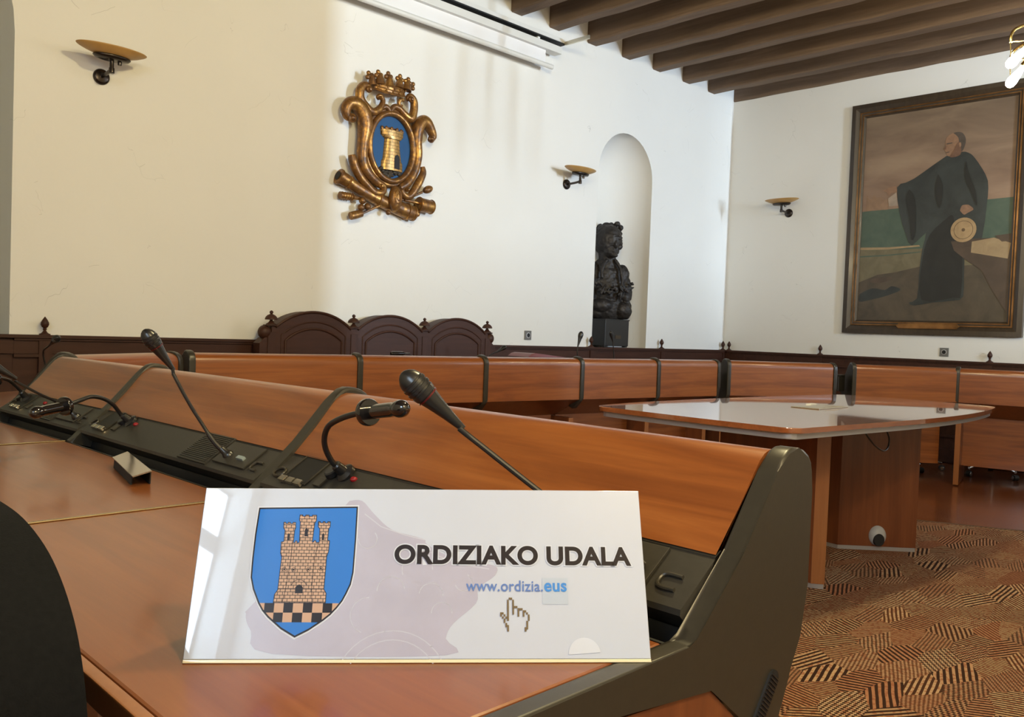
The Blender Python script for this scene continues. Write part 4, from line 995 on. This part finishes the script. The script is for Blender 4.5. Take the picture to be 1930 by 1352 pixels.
gt('lower_scroll', [(0.249, -0.086), (0.255, -0.137), (0.218, -0.212), (0.168, -0.293), (0.123, -0.341), (0.071, -0.333), (0.056, -0.298), (0.095, -0.287)], [.018, .028, .034, .032, .028, .026, .022, .014])
gt('upper_scroll', [(-0.303, 0.397), (-0.292, 0.424), (-0.328, 0.428), (-0.362, 0.388), (-0.36, 0.32), (-0.31, 0.271), (-0.242, 0.246), (-0.177, 0.289), (-0.154, 0.349), (-0.177, 0.382), (-0.204, 0.369), (-0.191, 0.351)], [.018, .024, .030, .034, .036, .036, .030, .026, .020, .018, .014, .010])
gt('upper_scroll', [(0.092, 0.408), (0.081, 0.421), (0.106, 0.44), (0.141, 0.408), (0.144, 0.336), (0.118, 0.268), (0.058, 0.287), (0.005, 0.322), (-0.047, 0.327), (-0.083, 0.279)], [.018, .022, .026, .030, .032, .034, .028, .024, .022, .020])
gt('leaf_scroll', [(-0.183, 0.283), (-0.122, 0.311), (-0.083, 0.279)], [.016, .022, .020]); gt('leaf_scroll', [(0.04, 0.397), (0.008, 0.39), (-0.003, 0.356), (0.03, 0.348)], [.014, .018, .014, .010])
# curl buttons at the scroll ends, grooves
for (x, z, r) in ((-.440, .158, .034), (.308, .140, .030), (-.300, .400, .026), (.095, .41, .026), (-.165, -.303, .020), (-.195, .358, .016), (.085, -.295, .018)):
    bm = bmesh.new(); lathe(bm, [(0, r), (.012, r*.95), (.020, r*.6), (.022, .6*r), (.030, r*.4), (.034, 0)], (x, .0, z), (0, -1, 0), 20); finish(bm, 'volute', 'gild', cr)
# crown: curved band with rivets and trefoil points
bandp = [(-0.243, 0.42), (-0.175, 0.405), (-0.1, 0.402), (-0.024, 0.408), (0.039, 0.427)]; bandt = [(-0.251, 0.468), (-0.177, 0.46), (-0.102, 0.455), (-0.027, 0.464), (0.043, 0.482)]
bm = bmesh.new(); n = 20; lo = cat(q3(bandp), 5); hi = cat(q3(bandt), 5); r1 = []; r2 = []; r3 = []; r4 = []
for k in range(len(lo)):
    u = k/(len(lo)-1)*2-1; y = -.045*(1-u*u)+.01
    for lst, p, dy in ((r1, lo[k], 0), (r2, hi[k], -.006), (r3, hi[k], .04), (r4, lo[k], .04)): lst.append(bm.verts.new((p.x, y+dy, p.z)))
for k in range(len(lo)-1):
    for a, b in ((r1, r2), (r2, r3), (r3, r4), (r4, r1)): bm.faces.new((a[k], a[k+1], b[k+1], b[k]))
bm.faces.new((r1[0], r2[0], r3[0], r4[0])); bm.faces.new((r1[-1], r4[-1], r3[-1], r2[-1]))
cn = finish(bm, 'crown', 'gild', cr)
for dz, rr_ in ((0, .009), (.5, .005), (1.0, .010)):
    bm = bmesh.new(); pts = []
    for k in range(len(lo)):
        u = k/(len(lo)-1)*2-1; p = lo[k].lerp(hi[k], dz); pts.append((p.x, -.045*(1-u*u)+.008, p.z))
    tube(bm, pts, rr_, 8); finish(bm, 'band_rim', 'gild', cn)
for k in (2, 6, 10, 14, 18):
    u = k/20*2-1
    for dz in (.25, .75):
        p = lo[k].lerp(hi[k], dz); bm = bmesh.new(); ball(bm, (p.x+(.012 if dz > .5 else 0), -.045*(1-u*u)+.004, p.z), .0085, u=10, v=8); finish(bm, 'rivet', 'gild', cn)
sb = [(-0.263, 0.465), (-0.221, 0.475), (-0.134, 0.475), (-0.047, 0.485), (0.024, 0.485), (0.056, 0.493)]; sp_ = [(-0.294, 0.520), (-0.235, 0.535), (-0.145, 0.545), (-0.04, 0.55), (0.037, 0.545), (0.096, 0.535)]
for i, (a, b) in enumerate(zip(sb, sp_)):
    y = -.030 if 0 < i < 5 else .0
    bm = bmesh.new(); tube(bm, [(a[0], y, a[1]-.02), ((a[0]+b[0])/2, y-.004, (a[1]+b[1])/2), (b[0], y, b[1]-.02)], [.038, .024, .014], 10, 3)
    c = Vector((b[0], y, b[1]-.02)); d = Vector((b[0]-a[0], 0, b[1]-a[1])).normalized(); s = Vector((d.z, 0, -d.x))
    for off_ in (d*.024, s*.022, -s*.022): ball(bm, c+off_, (.018, .015, .018), u=12, v=8)
    finish(bm, 'crown_point', 'gild', cn)
# cartouche
bm = bmesh.new(); ball(bm, (-.031, -.012, -.380), (.058, .045, .098)); finish(bm, 'cartouche', 'gild', cr)
bm = bmesh.new(); p = [(-.031+.030*math.cos(2*PI*i/24), -.050, -.372+.050*math.sin(2*PI*i/24)) for i in range(25)]; tube(bm, p, .006, 8)
p = [(-.031+.015*math.cos(2*PI*i/16), -.056, -.372+.026*math.sin(2*PI*i/16)) for i in range(17)]; tube(bm, p, .004, 8); finish(bm, 'cartouche_boss', 'gild', cr)
# cannon, balls, mallet, ramrod, bucket
cpts = [(-.500, .05, -.276), (-.44, .05, -.296), (-.413, .05, -.306), (-.304, .05, -.350), (-.144, .05, -.398), (.01, .05, -.430), (.128, .05, -.455), (.19, .05, -.462), (.215, .05, -.464)]
cnn = finish(T(cpts, [.052, .050, .042, .044, .050, .056, .060, .056, .030], 18, 4), 'cannon', 'gild', cr, 60)
for i, r in ((0, .060), (2, .050), (4, .058), (6, .068), (7, .062)):
    a = Vector(cpts[i]); d = (Vector(cpts[min(i+1, 8)])-a).normalized(); bm = bmesh.new(); lathe(bm, [(-.012, r*.85), (-.008, r), (.008, r), (.012, r*.85)], a, d, 20); finish(bm, 'cannon_ring', 'gild', cnn)
bm = bmesh.new(); lathe(bm, [(0, .034), (-.0005, .0), ], Vector(cpts[0])-Vector((.016, 0, -.008)), Vector((-.95, 0, .3)), 18); finish(bm, 'muzzle_bore', 'dark', cnn)
bm = bmesh.new(); ball(bm, (.228, .04, -.464), .022); finish(bm, 'cannon_knob', 'gild', cnn)
for x, z in ((-0.311, -0.431), (-0.321, -0.482), (-0.264, -0.469)):
    bm = bmesh.new(); ball(bm, (x, .02, z), .027); finish(bm, 'cannon_ball', 'gild', cr)
bm = bmesh.new(); tube(bm, [(-.491, .05, -.411), (-.421, .05, -.408), (-.314, .05, -.414)], [.028, .026, .012], 12)
for k in range(5): lathe(bm, [(-.004, .024), (0, .030), (.004, .024)], (-.47+k*.022, .05, -.410), (1, 0, .02), 14)
finish(bm, 'ribbed_handle', 'gild', cr)
finish(T([(-.300, .03, -.522), (-.142, .03, -.443), (-.02, .04, -.40), (.137, .04, -.349), (.268, .04, -.284)], .010, 10), 'ramrod', 'gild', cr)
bm = bmesh.new(); tube(bm, [(-.405, .03, -.556), (-.365, .03, -.543), (-.310, .03, -.525)], [.030, .032, .028], 14); finish(bm, 'mallet_head', 'gild', cr)
bm = bmesh.new(); ball(bm, (.318, .03, -.256), (.050, .032, .030), Quaternion((0, 1, 0), -.45)); finish(bm, 'sponge_head', 'gild', cr)
bm = bmesh.new(); lathe(bm, [(0, .058), (.01, .064), (.015, .058), (.125, .054), (.13, .060), (.138, .058), (.139, 0)], (.232, .04, -.386), (1, 0, -.03), 24); finish(bm, 'bucket', 'gild', cr)
finish(T([(.09, .03, -.370), (.24, .03, -.378)], .012, 10), 'bucket_handle', 'gild', cr)
bm = bmesh.new(); ball(bm, (-.071, .02, -.490), .020); finish(bm, 'drop_knob', 'gild', cr)
# tower in the oval (relief, half round)
def half_round(bm, prof_, y0, ax_x, depth):
    seg = 12
    rings = []
    for x0, x1, z in prof_:
        c = (x0+x1)/2; r = (x1-x0)/2; rings.append([bm.verts.new((c-r*math.cos(PI*k/seg), y0-depth*math.sin(PI*k/seg), z)) for k in range(seg+1)])
    for a, b in zip(rings, rings[1:]):
        for k in range(seg): bm.faces.new((a[k], a[k+1], b[k+1], b[k]))
    bm.faces.new(rings[-1]); bm.faces.new(rings[0][::-1])
bm = bmesh.new()
half_round(bm, [(-.150, .056, -.165), (-.146, .052, -.10), (-.134, .040, -.085), (-.127, .024, .0), (-.122, .018, .072)], .03, 0, .036)
half_round(bm, [(-.122, .018, .072), (-.138, .032, .082), (-.160, .050, .100), (-.162, .052, .138)], .03, 0, .045)
tg = finish(bm, 'tower', 'tower_gold', ovp, 50)
bm = bmesh.new()
for k in range(6): a = PI*(k+.5)/6; ball(bm, (-.055-.098*math.cos(a), .03-.040*math.sin(a)+.002, .146), (.013, .010, .018), u=10, v=8)
half_round(bm, [(-.118, .0, .135), (-.110, -.006, .160)], .03, 0, .02); finish(bm, 'battlement', 'gild', tg)
finish(P([(-.046, -.150), (-.047, -.075), (-.040, -.052), (-.021, -.040), (-.004, -.052), (.002, -.072), (.004, -.150)], -.0085, -.003, YP), 'tower_door', 'dark', tg)
bm = bmesh.new(); rnd = random.Random(5)
for k in range(70): 
    x = rnd.uniform(-.20, .09); z = rnd.uniform(-.225, -.155); 
    if ((x-oc[0])/ra)**2+((z-oc[1])/rb)**2 < .9: ball(bm, (x, .028, z), (rnd.uniform(.014, .026), .018, rnd.uniform(.009, .016)), u=8, v=6)
finish(bm, 'rocks', 'rock', ovp)

# ------------------------------------------------------------------ bust in the niche
pe = thing('bust_pedestal', 'black box pedestal standing in the arched niche', 'pedestal', (7.02, 5.72, 1.004))
finish(B((-.195, -.13, .012), (.195, .17, .285), .004), 'body', 'pedestal', pe)
finish(B((-.2, -.136, .280), (.2, .175, .292), .002), 'top_slab', 'pedestal', pe)
for x in (-.17, .17): finish(B((x-.02, -.12, .0), (x+.02, -.08, .013)), 'foot', 'pedestal', pe)
finish(B((-.03, -.134, .09), (.065, -.1302, .125)), 'name_plaque', 'plate', pe)
bu = thing('bust', 'dark bronze bust of a youth with bowed head and leaf garland', 'statue', (7.02, 5.72, 1.297))
bm = bmesh.new()
def el(c, r, rot=None): ball(bm, c, r, rot, 24, 16)
HX, HZ = .04, .78       # head centre
HX, HZ = -.035, .815       # head centre
el((-.01, .02, .12), (.205, .13, .16)); el((-.01, .02, .32), (.215, .14, .20)); el((-.02, .02, .46), (.20, .12, .13)); el((-.03, .02, .56), (.14, .10, .09))
el((.13, .01, .46), (.085, .095, .12)); el((-.17, .01, .46), (.09, .095, .13)); el((.175, .0, .30), (.07, .085, .17)); el((-.20, .0, .30), (.07, .085, .17))
el((.14, -.05, .10), (.10, .085, .085), Quaternion((0, 1, 0), .3)); el((-.10, -.07, .14), (.13, .08, .07)); el((.13, -.02, .06), (.09, .09, .06)); el((-.12, .0, .06), (.10, .09, .06))
tube(bm, [(-.02, .03, .54), (-.03, .01, .62), (-.05, -.01, .72)], [.115, .095, .085], 16, 3)
el((HX, -.01, HZ), (.145, .155, .175), Quaternion((1, 0, 0), .35)); el((HX+.01, -.08, HZ-.095), (.088, .075, .085)); el((HX, .03, HZ+.03), (.158, .15, .150))
el((HX+.035, -.150, HZ-.045), (.020, .032, .042)); el((HX+.02, -.130, HZ+.030), (.095, .035, .024)); el((HX+.03, -.140, HZ-.115), (.034, .022, .014)); el((HX+.03, -.130, HZ-.150), (.038, .032, .028))
el((HX-.045, -.120, HZ-.060), (.038, .032, .034)); el((HX+.085, -.115, HZ-.060), (.036, .032, .034)); el((HX+.145, .0, HZ-.03), (.016, .034, .044)); el((HX-.145, .0, HZ-.03), (.016, .034, .044))
rnd = random.Random(3)
for k in range(70):
    a = rnd.uniform(0, 2*PI); e = rnd.uniform(.1, 1.3)
    x = HX+.150*math.cos(a)*math.cos(e); y = .03+.145*math.sin(a)*math.cos(e); z = HZ+.03+.150*math.sin(e)
    if y < -.05 and e < .62: continue
    el((x, y, z), (rnd.uniform(.018, .030),)*3)
el((HX+.085, -.03, HZ+.185), (.036, .03, .028)); el((HX+.135, -.01, HZ+.150), (.028, .03, .034))
# jacket lapels, garland of leaves
tube(bm, [(.02, -.085, .62), (.07, -.11, .54), (.09, -.135, .42), (.09, -.13, .30), (.08, -.12, .2)], [.018, .018, .018, .015, .012], 10, 4)
tube(bm, [(-.06, -.085, .62), (-.12, -.11, .53), (-.13, -.13, .42)], [.018, .020, .016], 10, 4)
for k in range(44):
    u = k/43; x = -.21+.43*u; z = .36-.07*math.sin(PI*u)+.05*rnd.uniform(-1, 1)
    el((x, -.115-.035*math.sin(PI*u), z), (rnd.uniform(.014, .034), .016, rnd.uniform(.007, .014)), Quaternion((0, 1, 0), rnd.uniform(-1.4, 1.4)))
el((.236, -.02, .385), (.026, .014, .010), Quaternion((0, 1, 0), -.5)); el((.225, -.01, .27), (.032, .04, .075)); el((.205, -.02, .14), (.04, .05, .07)); el((.19, -.03, .05), (.04, .05, .045))
ob = finish(bm, 'figure', 'bronze', bu)
ob.modifiers.clear()
rm = ob.modifiers.new('remesh', 'REMESH'); rm.mode = 'VOXEL'; rm.voxel_size = .006; rm.use_smooth_shade = True
tx = bpy.data.textures.new('rough_cast', 'CLOUDS'); tx.noise_scale = .05
dm = ob.modifiers.new('displace', 'DISPLACE'); dm.texture = tx; dm.strength = .018; dm.mid_level = .5
bu.rotation_euler = (0, 0, -.55)

# ------------------------------------------------------------------ chandelier at the right edge
cc_ = Vector((6.12, 1.355, 3.0))
chd = thing('chandelier', 'brass chandelier with glowing bulbs at the top right edge', 'chandelier', cc_)
finish(LA([(-.05, .0), (-.045, .02), (-.02, .035), (0, .02), (.02, .04), (.07, .045), (.10, .02), (.12, .012), (.94, .012), (.945, .06), (.955, .07)], (0, 0, 0), (0, 0, 1), 20), 'stem', 'brass', chd)
base_a = math.atan2(.70, -.713)
for k in range(6):
    a = base_a+k*PI/3; d = Vector((math.cos(a), math.sin(a), 0)); R = .445
    arm = finish(T([d*.02+Vector((0, 0, .05)), d*.18+Vector((0, 0, .10)), d*(R-.12)+Vector((0, 0, .115)), d*(R-.03)+Vector((0, 0, .085)), d*(R)+Vector((0, 0, .045)), d*(R)+Vector((0, 0, .0))], .009, 10, 5), 'arm', 'brass', chd)
    finish(T([d*R+Vector((0, 0, .005)), d*.12+Vector((0, 0, .03))], .005, 8), 'brace', 'brass', arm)
    finish(T([d*(R+.003)+Vector((0, 0, .0)), d*(R-.005)+Vector((0, 0, -.10))], .003, 6), 'pull_chain', 'brass', arm)
    s = d*(R-.09)+Vector((0, 0, -.035)); e = d*(R+.035)+Vector((0, 0, -.175)); ax = (e-s)
    sk = finish(LA([(-.05, .012), (-.045, .022), (0, .024), (.004, .020)], s, ax, 18), 'socket', 'brass', chd)
    finish(LA([(.004, .015), (.03, .018), (.07, .026), (.11, .031), (.135, .028), (.150, .017), (.156, 0)], s, ax, 20), 'bulb', 'bulb', sk)

# ------------------------------------------------------------------ chairs
def swivel_chair(loc, rz, label, h=.86):
    t = thing('swivel_chair', label, 'chair', loc, rz, 'swivel chairs behind the right desks')
    for k in range(5):
        a = 2*PI*k/5+.3; d = Vector((math.cos(a), math.sin(a), 0))
        lg = finish(T([d*.03+Vector((0, 0, .105)), d*.16+Vector((0, 0, .10)), d*.30+Vector((0, 0, .075))], [.018, .016, .012], 10, 3), 'leg', 'chrome', t)
        bm = bmesh.new(); sd = Vector((-d.y, d.x, 0)); lathe(bm, [(-.022, .022), (-.018, .026), (.018, .026), (.022, .022)], d*.30+Vector((0, 0, .0265)), sd, 18); finish(bm, 'castor', 'rubber', lg)
        bm = bmesh.new(); lathe(bm, [(-.025, .012), (-.024, .014), (.024, .014), (.025, .012)], d*.30+Vector((0, 0, .027)), sd, 14); finish(bm, 'castor_cap', 'chrome', lg)
    finish(LA([(0, .028), (.16, .028), (.165, .016), (.34, .016)], (0, 0, .08)), 'column', 'chrome', t)
    finish(B((-.23, -.23, .42), (.23, .23, .49), .03), 'seat', 'chair', t)
    finish(B((-.22, .20, .52), (.22, .26, h), .028), 'backrest', 'chair', t)
    return t
swivel_chair((8.150, 3.030, 0), -2.35+PI/2+PI, 'chrome-legged swivel chair behind the desk left under the painting')
swivel_chair((8.424, 2.390, 0), -2.2+PI/2+PI, 'chrome-legged swivel chair behind the desk at the right edge')
# armchair at the left edge: upholstered back with rounded shoulders
ch = thing('armchair', 'black upholstered armchair back cut off by the lower left corner', 'chair', (.222, 1.03, 0))
half = [(-.225, .50), (-.258, .55), (-.277, .66), (-.280, .73), (-.275, .78), (-.259, .822), (-.236, .853), (-.198, .881), (-.149, .901), (-.079, .914), (0, .917)]
bp = half+[(-x, z) for x, z in half[::-1][1:]]
bp = [(p.x, p.y) for p in cat([(*p, 0) for p in bp], 4)]
bm = bmesh.new(); prism(bm, bp, -.035, .030, XP); bmesh.ops.bevel(bm, geom=[e for e in bm.edges if abs(e.verts[0].co.x-e.verts[1].co.x) < 1e-6], offset=.018, segments=4, affect='EDGES', profile=.5)
finish(bm, 'backrest', 'chair', ch, 60)
finish(B((-.01, -.26, .42), (.44, .26, .50), .035), 'seat', 'chair', ch)
finish(B((-.028, -.05, .40), (-.012, .05, .60), .004), 'back_bracket', 'black', ch)
finish(B((.0, -.04, .385), (.2, .04, .419), .004), 'tilt_unit', 'black', ch)
finish(LA([(0, .028), (.12, .028), (.125, .016), (.30, .016)], (.2, 0, .085)), 'column', 'chrome', ch)
for k in range(5):
    a = 2*PI*k/5+.3; d = Vector((math.cos(a), math.sin(a), 0)); c = Vector((.2, 0, 0))
    lg = finish(T([c+d*.03+Vector((0, 0, .10)), c+d*.16+Vector((0, 0, .09)), c+d*.30+Vector((0, 0, .07))], [.022, .018, .014], 10, 3), 'leg', 'chrome', ch)
    bm = bmesh.new(); sd = Vector((-d.y, d.x, 0)); lathe(bm, [(-.022, .022), (-.018, .026), (.018, .026), (.022, .022)], c+d*.30+Vector((0, 0, .0265)), sd, 18); finish(bm, 'castor', 'rubber', lg)
